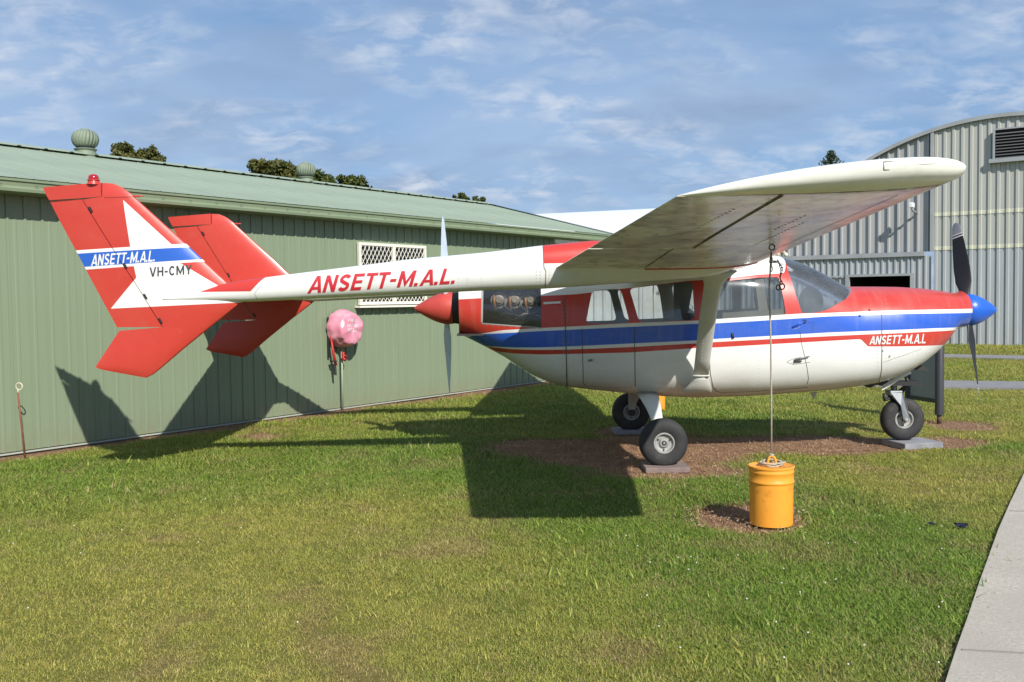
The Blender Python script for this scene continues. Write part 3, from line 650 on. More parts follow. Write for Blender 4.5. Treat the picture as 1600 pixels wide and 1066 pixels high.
MB().box(((wbx(1040)+x1)/2, YB-.01, zr/2-.15), (x1-wbx(1040)-.05, .06, zr-.3), 0).build('grey_wall', m_wgrey, wb)
mb = MB(); n = 10; V = []
for i in range(n+1):
    a = i/n; V += [(x0-.6+.0*a, YB-.4+5.5*a, zr-.1+(zt-zr+.1)*math.sin(a*PI/2)), (x1, YB-.4+5.5*a, zr-.1+(zt-zr+.1)*math.sin(a*PI/2)+.5*a)]
mb.add(V, [(2*i, 2*i+1, 2*i+3, 2*i+2) for i in range(n)]); mb.add([(x0-.6, YB-.4, zr-.1), (x1, YB-.4, zr-.1), (x1, YB-.4, zr-.35), (x0-.6, YB-.4, zr-.35)], [(0, 1, 2, 3)]); mb.build('roof', m_wroof, wb, False)
MB().box(((x0+x1)/2, YB+5, zr/2-.2), (x1-x0-.1, 9.8, zr-.4)).build('core_wall', m_wgrey, wb)
vx = PY(966, 357, YB+1); MB().box((vx[0], YB+1.2, vx[2]+.0), (.45, .5, .16)).build('roof_vent', m_htrim, wb)
print('WB', x0, x1, zr, zt)

# ================================================================== TREES
m_bark = mat('bark', (.10, .075, .055), rough=.9, noise=(12, .3))
def leafmat(name, a, b):
    m = bpy.data.materials.new(name); m.use_nodes = True; t = NT(m.node_tree); bs = t.N['Principled BSDF']
    pos = t.n('ShaderNodeNewGeometry').outputs['Position']
    c = t.mix(t.ramp(t.noise(pos, 2.2, 5, .7), .35, .65), a, b); t.L.new(c, bs.inputs['Base Color']); bs.inputs['Roughness'].default_value = .6; bs.inputs['Specular IOR Level'].default_value = .3; return m
m_leaf = leafmat('olive brown foliage', (.050, .065, .014), (.12, .115, .028)); m_leaf2 = leafmat('olive green foliage', (.045, .066, .012), (.10, .12, .024)); m_pine = leafmat('dark pine foliage', (.025, .045, .018), (.05, .075, .028))
def crown(name, blobs, nleaf, size, m, parent, seed):
    r = np.random.default_rng(seed); B = np.array(blobs); wgt = B[:, 3]*B[:, 4]*B[:, 5]; wgt /= wgt.sum()
    k = r.choice(len(B), nleaf, p=wgt); v = r.normal(size=(nleaf, 3)); v /= np.linalg.norm(v, axis=1)[:, None]; rad = r.uniform(.25, 1.45, nleaf)**.8
    c = B[k, :3]+v*B[k, 3:6]*rad[:, None]
    a = r.normal(size=(nleaf, 3)); a /= np.linalg.norm(a, axis=1)[:, None]; b = np.cross(a, r.normal(size=(nleaf, 3))); b /= np.linalg.norm(b, axis=1)[:, None]
    s = size*r.uniform(.5, 1.3, nleaf)[:, None]; P = np.stack([c-a*s-b*s*.3, c+b*s*.5, c+a*s+b*s*.2, c-b*s*.5], 1).reshape(-1, 3)
    me = bpy.data.meshes.new(name); me.from_pydata(P.tolist(), [], np.arange(4*nleaf).reshape(-1, 4).tolist()); return link(name, me, m, parent)
def tree(spots, y, label, seed, m, group='tree tops beyond the green shed', leaf=.16, n=5200):
    """spots: (u, v, radius px) of leaf clumps"""
    B = []; D = y-CAM[1]; r = random.Random(seed)
    for u, v, rp in spots:
        p = PY(u, v, y); rr = rp*1.3/FPX*D
        for _ in range(7): B.append((p[0]+r.uniform(-.6, .6)*rr, p[1]+r.uniform(-1, 1)*rr, p[2]+r.uniform(-.5, .5)*rr, rr*r.uniform(.3, .5), rr*.5, rr*r.uniform(.25, .45)))
    n_top = len(B)
    for u, v, rp in spots:          # the fuller lower canopy, behind the roof
        rr = max(rp, 7)/FPX*D; p = PY(u, v, y)
        for dz in (3.4, 5.2): B.append((p[0]+r.uniform(-.4, .4)*rr, y+r.uniform(-.8, .8)*rr, p[2]-dz*rr, rr*1.9, rr*1.9, rr*1.3))
    cxm = sum(b[0] for b in B)/len(B); zb = min(b[2] for b in B)
    tr = thing('tree', label, 'tree', (cxm, y, 0), group)
    mb = MB(); mb.tube([(cxm, y, -.2), (cxm+.1, y, zb*.5), (cxm, y, zb+.3)], [.22, .16, .12], 10); mb.build('trunk', m_bark, tr, True)
    for u, v, rp in spots:
        p = PY(u, v, y); MB().tube([(cxm, y, zb), ((cxm+p[0])/2, y, (zb+p[2])/2), tuple(p)], [.13, .08, .03], 6).build('limb', m_bark, tr, True)
    crown('crown', B[:n_top], n, leaf, m, tr, seed); crown('crown', B[n_top:], n, leaf*1.8, m, tr, seed+50)
tree([(194, 240, 15), (205, 246, 14), (182, 250, 10), (196, 230, 6)], 30, 'left brown green tree top standing just right of the first roof ventilator', 1, m_leaf, leaf=.09, n=4200)
tree([(232, 240, 10), (240, 248, 12), (224, 251, 12), (237, 233, 6)], 31, 'right hand sparse tree top beside the first roof ventilator', 2, m_leaf, leaf=.085, n=2600)
tree([(420, 272, 20), (440, 269, 16), (455, 271, 15), (403, 277, 12), (447, 262, 7)], 34, 'broad tree crown left of the second roof ventilator', 3, m_leaf, leaf=.11, n=7000)
tree([(500, 284, 14), (518, 288, 12), (508, 281, 7)], 35, 'small tree crown just right of the second roof ventilator', 4, m_leaf2, leaf=.10, n=3200)
tree([(545, 289, 14), (563, 292, 12), (573, 296, 8)], 36, 'rounded tree crown farthest right of the second roof ventilator', 5, m_leaf2, leaf=.10, n=3400)
tree([(709, 309, 3.5), (720, 309, 7), (728, 312, 6)], 42, 'tiny tree tips above the shed ridge, left pair', 6, m_leaf2, leaf=.10, n=700)
tree([(743, 313, 4), (752, 315, 6), (742, 309, 3)], 43, 'tiny tree tips above the shed ridge, right pair', 8, m_leaf2, leaf=.10, n=600)
# Norfolk pine tip over the wing
yp = 60; D = yp-CAM[1]; top = PY(1298, 237, yp); scale = D/FPX
pt = thing('pine_tree', 'tip of a layered conifer showing over the wing tip', 'tree', (top[0], yp, 0))
MB().tube([(top[0], yp, 0), (top[0], yp, top[2]*.8), tuple(top)], [.35, .15, .02], 8).build('trunk', m_bark, pt, True)
nd = MB(); r = random.Random(5)
for i in range(8):
    z = top[2]-i*3.2*scale-1.5*scale; L = (2.5+i*2.2)*scale
    for k in range(6):
        a = k*2*PI/6+i*.7; up = L*.35
        tip = Vector((top[0]+L*math.cos(a), yp+L*math.sin(a), z+up)); st = Vector((top[0], yp, z))
        for j in range(14):
            f = j/13; p = st.lerp(tip, f**.9)-Vector((0, 0, L*.18*math.sin(f*PI))); 
            q = p+Vector((r.gauss(0, .10), r.gauss(0, .10), r.uniform(.04, .20))); s_ = .05
            nd.add([p+Vector((s_, 0, 0)), p-Vector((s_, 0, 0)), q], [(0, 1, 2)]); nd.add([p+Vector((0, s_, 0)), p-Vector((0, s_, .03)), q+Vector((.06, 0, -.08))], [(0, 1, 2)])
nd.build('crown', m_pine, pt)

# ================================================================== SIGN
sg = thing('sign_board', 'grey information board between two dark round posts behind the nose wheel', 'sign', tuple(PG(1468, 661)))
p1 = PG(1467.5, 661); p2 = p1+np.array([-.13, .60, 0]); m_post = mat('charcoal post', (.045, .047, .055), rough=.45)
for p in (p1, p2):
    MB().lathe((p[0], p[1], .10), (0, 0, 1), [(0, .045), (0, .052), (1.30, .052), (1.31, .045), (1.31, 0)], 20).build('post', m_post, sg, True, angle=40)
    MB().tube([(p[0], p[1], -.02), (p[0], p[1], .11)], .028, 10).build('stub', m_rust, sg, True)
dv = p2-p1; al = math.atan2(dv[1], dv[0]); L = float(np.hypot(dv[0], dv[1])); c = (p1+p2)/2
MB().box((c[0], c[1], .78), (L-.10, .03, .98), al).build('panel', mat('grey sign panel', (.27, .295, .32), rough=.4, noise=(3, .06)), sg)
fb = MB(); fb.box((c[0], c[1], .265), (L-.10, .05, .05), al); fb.box((c[0], c[1], 1.295), (L-.10, .05, .05), al); fb.build('rail', m_post, sg)

# ================================================================== AIRCRAFT (nose towards +x, right wing towards -y)
AC = thing('aircraft', 'red, white and blue twin boom propeller aircraft parked on the lawn', 'aircraft', (-3.2, 0, 0))
XF, XR, ZF, ZR = 0.0, -5.276, 1.403, 1.488
def pxz(pts, y): return [tuple(PY(u, v, y)[[0, 2]]) for u, v in pts]
top = pxz([(1490, 459), (1470, 455), (1440, 451), (1400, 448.5), (1360, 448), (1318, 448), (1304, 441), (1277.5, 425), (1251, 412), (1232, 405.5), (1218, 402), (1204, 399), (1190, 398)], 0)
top = [(0.02, 1.565), (-.03, 1.60)]+top+[(-2.6, 2.03), (-4.2, 2.0), (-4.7, 1.93), (-5.1, 1.86), (-5.25, 1.82), (-5.3, 1.80)]
bot = pxz([(1500, 519), (1490, 537), (1470, 556), (1449, 572), (1430, 583), (1410, 592), (1385, 600), (1350, 606), (1300, 612), (1240, 617), (1180, 621), (1095, 624), (1040, 622), (1000, 619), (940, 613), (900, 609), (886, 607), (860, 601), (835, 590), (810, 573), (790, 558), (770, 546), (757, 539), (735, 528), (718, 520)], -.30)
bot = [(x_, z_-.03*min(1, max(0, (-4.45-x_)/.4))) for x_, z_ in bot]
bot = [(0.02, 1.235)]+bot+[(-5.3, bot[-1][1]+.01)]
top.sort(); bot.sort()
TX, TZ = [p[0] for p in top], [p[1] for p in top]; BX, BZ = [p[0] for p in bot], [p[1] for p in bot]
WX = [-5.3, -5.25, -5.0, -4.6, -4.2, -3.7, -3.0, -2.3, -1.8, -1.3, -.8, -.4, -.15, -.03, .02]
WW = [.36, .38, .43, .51, .57, .615, .635, .625, .60, .57, .52, .42, .32, .24, .19]
NX = [-5.3, -4.8, -4.2, -2.3, -1.6, -1.1, -.4, .02]; NU = [2.6, 2.7, 3.0, 3.0, 2.6, 2.5, 2.3, 2.0]; NL = [2.3, 2.3, 2.7, 3.1, 3.1, 2.9, 2.4, 2.0]
def sec(x):
    zt, zb = interp(x, TX, TZ), interp(x, BX, BZ); wv = interp(x, WX, WW)
    zc = zb+(zt-zb)*interp(x, [-5.3, -4.2, -2, -1, 0], [.5, .45, .42, .5, .5]); return zt, zb, wv, zc, interp(x, NX, NU), interp(x, NX, NL)
def fval(p, inset=0.):
    x, y, z = p
    if x > .02 or x < -5.3: return 9.
    zt, zb, wv, zc, nu, nl = sec(x); wv -= inset
    if z > zc: return (abs(y)/wv)**nu+((z-zc)/max(zt-inset-zc, .01))**nu
    return (abs(y)/wv)**nl+((zc-z)/max(zc-zb-inset, .01))**nl
def hitf(fn, u, v, y0, y1, st=.004):
    d = ray(u, v); t = (y0-CAM[1])/d[1]; te = (y1-CAM[1])/d[1]; dt = st/d[1]
    while t < te:
        if fn(CAM+d*t) < 1:
            a, b = t-dt, t
            for _ in range(7):
                m = (a+b)/2
                if fn(CAM+d*m) < 1: b = m
                else: a = m
            return CAM+d*b
        t += dt
    return CAM+d*((y0*.4+y1*.6-CAM[1])/d[1])
def normf(fn, p, e=.004):
    g = np.array([fn(p+np.array(a))-fn(p-np.array(a)) for a in ((e, 0, 0), (0, e, 0), (0, 0, e))]); n = np.linalg.norm(g)
    return g/n if n > 0 else np.array([0, -1, 0.])
FH = lambda u, v: hitf(fval, u, v, -.72, -.02)
def ring(x, inset, n=72):
    zt, zb, wv, zc, nu, nl = sec(x); P = []
    for k in range(n):
        th = 2*PI*k/n; c, s = math.cos(th), math.sin(th); e = 2/(nu if s >= 0 else nl)
        P.append((x, (wv-inset)*math.copysign(abs(c)**e, c), zc+((zt-inset-zc) if s >= 0 else (zc-zb-inset))*math.copysign(abs(s)**e, s)))
    return P
FXS = sorted(set([round(v, 4) for v in list(np.linspace(-5.20, -.25, 96))+[-.2, -.15, -.11, -.08, -.05, -.03, -.015, 0.0]]))
def shell(a, b, xs=None, xa=None):
    """closed mesh between insets a (outer) and b (inner)"""
    xs = xs or FXS; V, F = loft([ring(x, a) for x in xs]); xi = [x for x in xs if xs[0]+.03 < x < xs[-1]-.03]
    V2, F2 = loft([ring(x, b) for x in xi]); k = len(V)
    return V+V2, F+[tuple(reversed([i+k for i in f])) for f in F2]
def tmp(me): o = bpy.data.objects.new('tmp', me); COL.objects.link(o); return o
def boolean(me, cut, op):
    a = tmp(me); b = tmp(cut); m = a.modifiers.new('b', 'BOOLEAN'); m.operation = op; m.solver = 'EXACT'; m.object = b
    dg = bpy.context.evaluated_depsgraph_get(); r = bpy.data.meshes.new_from_object(a.evaluated_get(dg)); bpy.data.objects.remove(a); bpy.data.objects.remove(b); return r
def roundpoly(P, r=.03, n=4):
    out_ = []; N = len(P)
    for i in range(N):
        a, b, c = (np.array(P[j % N], float) for j in (i-1, i, i+1)); la, lc = np.linalg.norm(a-b), np.linalg.norm(c-b); q = min(r, la*.45, lc*.45)
        p0, p1 = b+(a-b)/la*q, b+(c-b)/lc*q
        for k in range(n+1): t_ = k/n; out_.append(tuple((1-t_)**2*p0+2*t_*(1-t_)*b+t_**2*p1))
    return out_
def prism(P, y0, y1):
    n = len(P); V = [(x, y0, z) for x, z in P]+[(x, y1, z) for x, z in P]
    F = [(i, (i+1) % n, n+(i+1) % n, n+i) for i in range(n)]+[tuple(range(n-1, -1, -1)), tuple(range(n, 2*n))]
    return fixn(mesh(V, F))
def pxpoly(pts, r=.04): return roundpoly([tuple(FH(u, v)[[0, 2]]) for u, v in pts], r)
WIN = [pxpoly([(915, 506.5), (925, 454), (970, 451.5), (984.5, 505)], .055),
       pxpoly([(999, 504), (983, 451), (1076, 440), (1082, 441), (1086, 500)], .05),
       pxpoly([(1109, 499.5), (1117, 441), (1185, 434), (1216.5, 433), (1228, 491.5)], .03)]
scr = [tuple(FH(u, v)[[0, 2]]) for u, v in ((1253, 489), (1265, 489.5), (1280, 488), (1295, 483.5), (1306, 476.5))]
pil = [tuple(FH(u, v)[[0, 2]]) for u, v in ((1242.5, 457.5), (1232, 426))]
s318 = PY(1318, 449, 0); pilt = PY(1223, 404, -.25)
SCREEN = scr+[tuple(PY(1316, 466, -.32)[[0, 2]]), (s318[0]+.012, s318[2]+.01), (s318[0]+.02, 2.4), (pilt[0]+.015, 2.4), (pilt[0], pilt[2])]+pil[::-1]
ENG = [tuple(FH(u, v)[[0, 2]]) for u, v in ((753, 505), (753, 447), (845, 445), (846, 512))]
V, F = shell(0, .022)
fm_ = mesh(V, F)
cuts = [prism(P, -1, 1) for P in WIN]+[prism(SCREEN, -1, 1), prism(ENG, -1, -.15)]
for c in cuts: fm_ = boolean(fm_, c.copy(), 'DIFFERENCE')
# livery painted on the fuselage: boundaries follow the photograph's stripes on the real surface
def line(pts): return [tuple(FH(u, v)[[0, 2]]) for u, v in pts]
L1 = line([(716, 468), (754, 466), (845, 462.6), (900, 460), (925, 457), (985, 450), (1075, 439), (1129, 436), (1183, 429.5), (1226, 427)])+[(-1.5, 1.70), (-1.1, 1.66+.6), (.1, 2.3)]
L1 = [p for p in L1 if p[0] < -1.55]; L1 += [(L1[-1][0]+.02, 2.5), (.15, 2.6)] if False else [(L1[-1][0]+.30, 2.6), (.15, 2.6)]
L2 = line([(716, 527), (726, 522.5), (754, 521), (786, 516), (845, 512.6), (900, 510), (983, 505), (1090, 501), (1120, 498.6), (1204, 493), (1253, 490), (1295, 489), (1400, 485), (1460, 483.8), (1500, 483)])
L3 = line([(722, 531), (738, 525), (754, 522.5), (800, 520), (845, 517.5), (900, 515), (983, 511), (1090, 506), (1120, 505.3), (1204, 500.4), (1295, 494.6), (1400, 491), (1460, 490), (1500, 489.4)])
L4 = line([(770, 541.5), (802, 543), (845, 543), (900, 541), (983, 537), (1089, 532), (1120, 529.6), (1204, 525), (1295, 519.6), (1400, 515.6), (1460, 513), (1498, 511)])
L5 = line([(780, 544), (802, 546), (845, 547), (900, 546), (983, 542.6), (1089, 536.6), (1120, 534.5), (1204, 530), (1346, 523), (1400, 521), (1460, 518), (1495, 516)])
L6 = line([(790, 551), (802, 552.4), (845, 554), (900, 553), (983, 551), (1089, 544), (1120, 543), (1204, 538), (1345, 530), (1356, 541.5), (1400, 541.5), (1483, 539)])
def livery(t, tc):
    x, z = xz(t, tc); c = (.80, .80, .77)
    W_, R_, B_ = (.80, .80, .77, 1), (.56, .042, .03, 1), (.018, .105, .56, 1)
    for L, col in ((L6, R_), (L5, W_), (L4, B_), (L3, W_), (L2, R_), (L1, W_)):
        c = t.mix(above(t, x, z, L), c, col)
    st = t.ramp(t.noise(t.scale(tc, (9, 1, .9)), 1.6, 6, .65), .52, .82, 0, .14)
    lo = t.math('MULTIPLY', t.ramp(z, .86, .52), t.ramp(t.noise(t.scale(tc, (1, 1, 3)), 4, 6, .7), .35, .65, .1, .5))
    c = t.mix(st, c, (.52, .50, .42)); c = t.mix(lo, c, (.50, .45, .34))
    return grime(t, tc, c, .16)
m_liv = mat('striped livery paint', livery, rough=.36, coat=.3, bump=(2.2, .12, .02))
fus = link('fuselage', fm_, m_liv, AC); fm_.materials.append(m_cabin)
for p in fm_.polygons:
    p.use_smooth = True
    if fval(p.center, .012) < 1: p.material_index = 1
fm_.set_sharp_from_angle(angle=R(28))
# the panes
gsh = shell(.007, .013)
def pane(name, P, y0, y1, m, label=None):
    me = boolean(mesh(*gsh), prism(P, y0, y1), 'INTERSECT')
    if not me.polygons: return None
    me.materials.clear(); me.polygons.foreach_set('use_smooth', [True]*len(me.polygons)); me.set_sharp_from_angle(angle=R(30)); o = link(name, me, m, AC)
    if label: o['label'] = label
    return o
def grow(P, d):
    c = np.mean(P, axis=0); return [tuple(np.array(p)+(np.array(p)-c)/np.linalg.norm(np.array(p)-c)*d) for p in P]
for k_, P in enumerate(WIN):
    pane('side_window', grow(P, .01), -1, -.05, m_door if k_ == 2 else m_glass); pane('side_window', grow(P, .01), .05, 1, m_glass)
ws_ = pane('windshield', grow(SCREEN, .012), -1, 1, m_screen)
pane('engine_panel', grow(ENG, .012), -1, -.15, m_engwin, 'clear panel showing the rear engine')
# helper strips laid on a surface
def strip(name, fn, pts, wd, m, parent, off=.0016, step=3, hit=None, closed=False):
    hit = hit or FH
    P = []
    for (a, b) in zip(pts[:-1], pts[1:]):
        n = max(1, int(math.hypot(b[0]-a[0], b[1]-a[1])/step))
        P += [(a[0]+(b[0]-a[0])*i/n, a[1]+(b[1]-a[1])*i/n) for i in range(n)]
    P.append(pts[-1]); Q = [hit(u, v) for u, v in P]; V = []
    for i, q in enumerate(Q):
        n = normf(fn, q); tg = Q[min(i+1, len(Q)-1)]-Q[max(i-1, 0)]; s = np.cross(tg, n); s /= max(np.linalg.norm(s), 1e-6)
        V += [q+n*off-s*wd/2, q+n*off+s*wd/2]
    return link(name, mesh(V, [(2*i, 2*i+1, 2*i+3, 2*i+2) for i in range(len(Q)-1)]), m, parent)
for pts, wd, m in (([(881, 462), (883, 500), (885, 560), (886, 606)], .010, m_seam),
                   ([(909.5, 514), (910, 545), (911.5, 598), (914, 602)], .006, m_seam), ([(914, 602), (950, 605), (988, 606.5)], .006, m_seamlight), ([(991, 513), (992, 560), (992.5, 604)], .007, m_seam),
                   ([(1249.5, 516), (1253, 540), (1257, 556), (1261, 575), (1263.5, 592), (1261, 600)], .005, m_seam), ([(1108.6, 562), (1110, 585), (1114, 604), (1119, 611), (1126, 613.5), (1160, 612.5), (1200, 610.5), (1262, 605.5)], .007, m_seam),
                   ([(1377.6, 491), (1378, 540), (1377.5, 578), (1374, 596), (1370, 602)], .007, m_seam), ([(1380, 566), (1410, 556), (1440, 545)], .004, m_seamlight),
                   ([(1240, 515), (1249, 512), (1249, 502)], .003, m_seamlight), ([(1262, 503), (1270, 505), (1270, 517)], .003, m_seam), ([(1230, 565), (1241, 560), (1267, 556.5)], .003, m_seam), ([(1229, 566), (1240, 569.5), (1266, 566)], .003, m_seam),
                   ([(1133, 425.5), (1175, 420), (1204, 419)], .004, m_seamlight), ([(754, 446), (753, 504)], .02, m_seamlight), ([(753, 505.5), (800, 509), (846, 512.5)], .012, m_seamlight)):
    strip('panel_seam', fval, pts, wd, m, AC)
strip('white_slot', fval, [(849, 474), (876, 472.5)], .022, m_white, AC, .004)
# red paint gap on the lower nose is in the livery; fittings
def stud(name, u, v, r, h, m, parent=AC, n=10):
    p = FH(u, v); nn = normf(fval, p); return MB().lathe(p, nn, [(-.004, r), (h, r), (h+.002, r*.7), (h+.002, 0)], n).build(name, m, parent)
for u, v, r in ((1359, 484, .012), (1343, 493.5, .010), (1379, 548, .007), (1390, 556, .007), (866, 600, .012), (1257, 502, .018)): stud('fitting', u, v, r, .012, m_blue if u in (1343,) else (m_red if u == 1359 else (m_black if u == 1257 else m_seamlight)))
def bar(name, pts, r, m, lift=.012, parent=AC):
    Q = [];
    for u, v in pts:
        p = FH(u, v); Q.append(p+normf(fval, p)*lift)
    return MB().tube(Q, r, 8).build(name, m, parent, True)
rv = MB()
for pts, pit in (([(887, 470), (889, 602)], 6), ([(877, 470), (880, 602)], 6), ([(1185, 545), (1186, 608)], 6), ([(1134, 612), (1260, 606)], 7), ([(1240, 612.5), (1372, 601)], 7), ([(1371, 545), (1371, 594)], 7), ([(1383, 560), (1440, 552)], 7), ([(920, 606.5), (1060, 611)], 7),
                 ([(1035, 548), (1036, 606)], 6), ([(1085, 606), (1200, 605)], 8), ([(1384, 455), (1384, 482)], 6), ([(760, 508.5), (845, 514.2)], 9), ([(1270, 545), (1271, 600)], 8)):
    for (a0, b0_), (a1, b1_) in zip(pts[:-1], pts[1:]):
        nn_ = int(math.hypot(a1-a0, b1_-b0_)/pit)
        for i in range(nn_+1):
            q = FH(a0+(a1-a0)*i/nn_, b0_+(b1_-b0_)*i/nn_); rv.lathe(q, normf(fval, q), [(0, .0038), (.0014, .0026), (.0016, 0)], 6)
tag(rv.build('rivets', m_seamlight, AC), kind='stuff')
bar('door_handle', [(1241, 562), (1252, 559.5), (1263, 557)], .008, m_steel); bar('door_handle', [(1240, 565), (1252, 564)], .006, m_darksteel)
bar('door_handle', [(1238, 511), (1250, 506), (1257, 502)], .007, m_blue); bar('door_handle', [(919, 563), (926, 562)], .010, m_steel); bar('vent_slot', [(1144, 521), (1145, 529)], .014, m_black, .002)
bar('fuel_drain', [(1020, 617), (1022, 622)], .012, m_steel)
# lettering: plain heavy sans capitals built from flat pieces
def _strip(P, t_):
    P = [np.array(p, float) for p in P]; L_ = []; out_ = []
    for i, p in enumerate(P):
        d = P[min(i+1, len(P)-1)]-P[max(i-1, 0)]; d /= np.linalg.norm(d); n = np.array([-d[1], d[0]])*t_/2; L_.append((p+n, p-n))
    for a, b in zip(L_[:-1], L_[1:]): out_.append([a[0], a[1], b[1], b[0]])
    return out_
def _arc(cx, cy, rx, ry, a0, a1, n=10): return [(cx+rx*math.cos(R(a0+(a1-a0)*i/n)), cy+ry*math.sin(R(a0+(a1-a0)*i/n))) for i in range(n+1)]
def glyph(c, T=.20):
    r = lambda x0, y0, x1, y1: [(x0, y0), (x1, y0), (x1, y1), (x0, y1)]
    H = T*.86
    if c == 'A':
        w, m = .86, .43; xi = lambda y: T+(m-T)*y/.74
        return w, [[(0, 0), (T, 0), (m, .74), (m, 1), (m-T*.55, 1)], [(w, 0), (m+T*.55, 1), (m, 1), (m, .74), (w-T, 0)], [(xi(.19), .19), (w-xi(.19), .19), (w-xi(.19+H*.9), .19+H*.9), (xi(.19+H*.9), .19+H*.9)]]
    if c == 'V': w, m = .82, .41; return w, [[(0, 1), (m-T*.55, 0), (m, 0), (m, .27), (T, 1)], [(w, 1), (w-T, 1), (m, .27), (m, 0), (m+T*.55, 0)]]
    if c == 'Y': w, m = .80, .40; return w, [[(0, 1), (m-T/2, .4), (m, .4), (m, .66), (T*1.1, 1)], [(w, 1), (w-T*1.1, 1), (m, .66), (m, .4), (m+T/2, .4)], r(m-T/2, 0, m+T/2, .4)]
    if c == 'N': w = .76; return w, [r(0, 0, T, 1), r(w-T, 0, w, 1), [(T, 1), (T, .62), (w-T, 0), (w-T, .38)]]
    if c == 'M': w = .96; return w, [r(0, 0, T, 1), r(w-T, 0, w, 1), [(T, 1), (T, .56), (w/2, 0), (w/2, .36)], [(w/2, .36), (w/2, 0), (w-T, .56), (w-T, 1)]]
    if c == 'H': w = .74; return w, [r(0, 0, T, 1), r(w-T, 0, w, 1), r(T, .5-H/2, w-T, .5+H/2)]
    if c == 'E': w = .66; return w, [r(0, 0, T, 1), r(T, 0, w, H), r(T, .5-H/2, w-.05, .5+H/2), r(T, 1-H, w, 1)]
    if c == 'F': w = .62; return w, [r(0, 0, T, 1), r(T, .5-H/2, w-.05, .5+H/2), r(T, 1-H, w, 1)]
    if c == 'T': w = .70; return w, [r(0, 1-H, w, 1), r(w/2-T/2, 0, w/2+T/2, 1-H)]
    if c == 'L': w = .62; return w, [r(0, 0, T, 1), r(T, 0, w, H)]
    if c == 'I': return T, [r(0, 0, T, 1)]
    if c == '-': return .42, [r(.02, .36, .40, .36+H)]
    if c == '.': return T*1.05, [r(0, 0, T*1.05, H*1.1)]
    if c == ' ': return .2, []
    if c == 'O': w = .78; return w, _strip(_arc(w/2, .5, w/2-T/2, .5-H/2, 0, 360, 28), T*.95)
    if c == 'C': w = .76; return w, _strip(_arc(w/2, .5, w/2-T/2, .5-H/2, 42, 318, 22), T*.95)
    if c == 'R': w = .72; return w, [r(0, 0, T, 1), [(w-T*1.1, 0), (w, 0), (w-.12, .42), (w-.32, .42)]]+_strip([(T, 1-H/2), (.42, 1-H/2)]+_arc(.44, .705, .17, .215, 80, -80, 10)+[(.40, .49), (T, .49)], H)
    if c == 'S':
        w = .70; a = w/2; q = H/2; ry = .25-q/2+.0
        P = _arc(a, 1-q-ry, a-T/2, ry, 25, 255, 14)[:-3]+_arc(a, q+ry, a-T/2, ry, 75, -155, 14)[3:]
        return w, _strip(P, (T+H)/2)
def text(s, quad, fn, hit, m, parent, shear=0., T=.20, off=.003, gap=.13, name='lettering'):
    pieces = []; x = 0
    for c in s:
        wd, P = glyph(c, T)
        if c == '.': x -= gap*.35
        pieces += [[(float(px_)+x, float(py_)) for px_, py_ in p] for p in P]; x += wd+gap*(.55 if c in 'AT' else 1)
    pieces = [[(a+shear*b, b) for a, b in p] for p in pieces]; X_ = [a for p in pieces for a, b in p if True]; x0, x1 = min(X_), max(X_)
    BL, BR, TL, TR = (np.array(q, float) for q in quad); bm = bmesh.new()
    for p in pieces: bm.faces.new([bm.verts.new((a, b, 0)) for a, b in p])
    bmesh.ops.triangulate(bm, faces=bm.faces[:])
    for _ in range(2):
        es = [e for e in bm.edges if e.calc_length() > .3]
        if es: bmesh.ops.subdivide_edges(bm, edges=es, cuts=1); bmesh.ops.triangulate(bm, faces=bm.faces[:])
    for v in bm.verts:
        a = (v.co.x-x0)/(x1-x0); b = v.co.y; q = BL*(1-a)*(1-b)+BR*a*(1-b)+TL*(1-a)*b+TR*a*b
        p = hit(q[0], q[1]); n = normf(fn, p); n = -n if n[1] > 0 else n; v.co = Vector(p+n*off)
    me = bpy.data.meshes.new('lettering'); bm.to_mesh(me); bm.free(); return link(name, me, m, parent)
m_ltwhite = mat('white lettering', (.78, .78, .76), rough=.45); m_ltred = mat('red lettering', (.55, .025, .04), rough=.45); m_ltgrey = mat('charcoal lettering', (.06, .065, .07), rough=.5)
text('ANSETT-M.A.L', [(1358, 538.7), (1446, 536.5), (1358, 525.6), (1446, 521.8)], fval, FH, m_ltwhite, AC, .25, .19)['label'] = 'white ANSETT-M.A.L lettering on the nose'

# ---------------- interior and rear engine
mb = MB(); mb.box((-2.6, 0, .80), (2.3, .80, .05)); mb.box((-2.6, -.45, 1.02), (2.3, .03, .42)); mb.box((-2.6, .45, 1.02), (2.3, .03, .42)); mb.box((-4.17, 0, 1.3), (.03, .92, 1.0)); mb.build('cabin_floor', m_cabin, AC)
mb = MB(); mb.box((-1.45, 0, 1.22), (.03, .84, .60)); mb.build('instrument_panel', m_black, AC, bevel=.01)
mb = MB(); V, F = loft([[(-1.58+.02*math.cos(a)*0, .43*math.cos(a), 1.50+.17*max(math.sin(a), -.5)) for a in np.linspace(0, 2*PI, 24, endpoint=False)], [(-1.34, .40*math.cos(a), 1.44+.13*max(math.sin(a), -.5)) for a in np.linspace(0, 2*PI, 24, endpoint=False)]]); mb.add(V, F); mb.build('glareshield', m_seat, AC, True, angle=50)
for y in (-.27, .27):
    st = MB(); st.box((-2.35, y, 1.0), (.5, .44, .12)); st.build('seat', m_seat, AC, bevel=.03)
    st = MB(); V, F = loft([[(-2.62-.16*f+dx, y+dy, 1.0+.40*f) for dx, dy in ((-.05, -.2), (.05, -.2), (.05, .2), (-.05, .2))] for f in (0, .5, .9, 1)]); st.add(V, F); st.build('seat_back', m_seat, AC, bevel=.04)
    MB().tube([(-1.56, y, 1.36), (-1.75, y, 1.38), (-1.75, y-.12, 1.42), (-1.76, y-.13, 1.50)], .012, 6).build('control_yoke', m_black, AC, True)
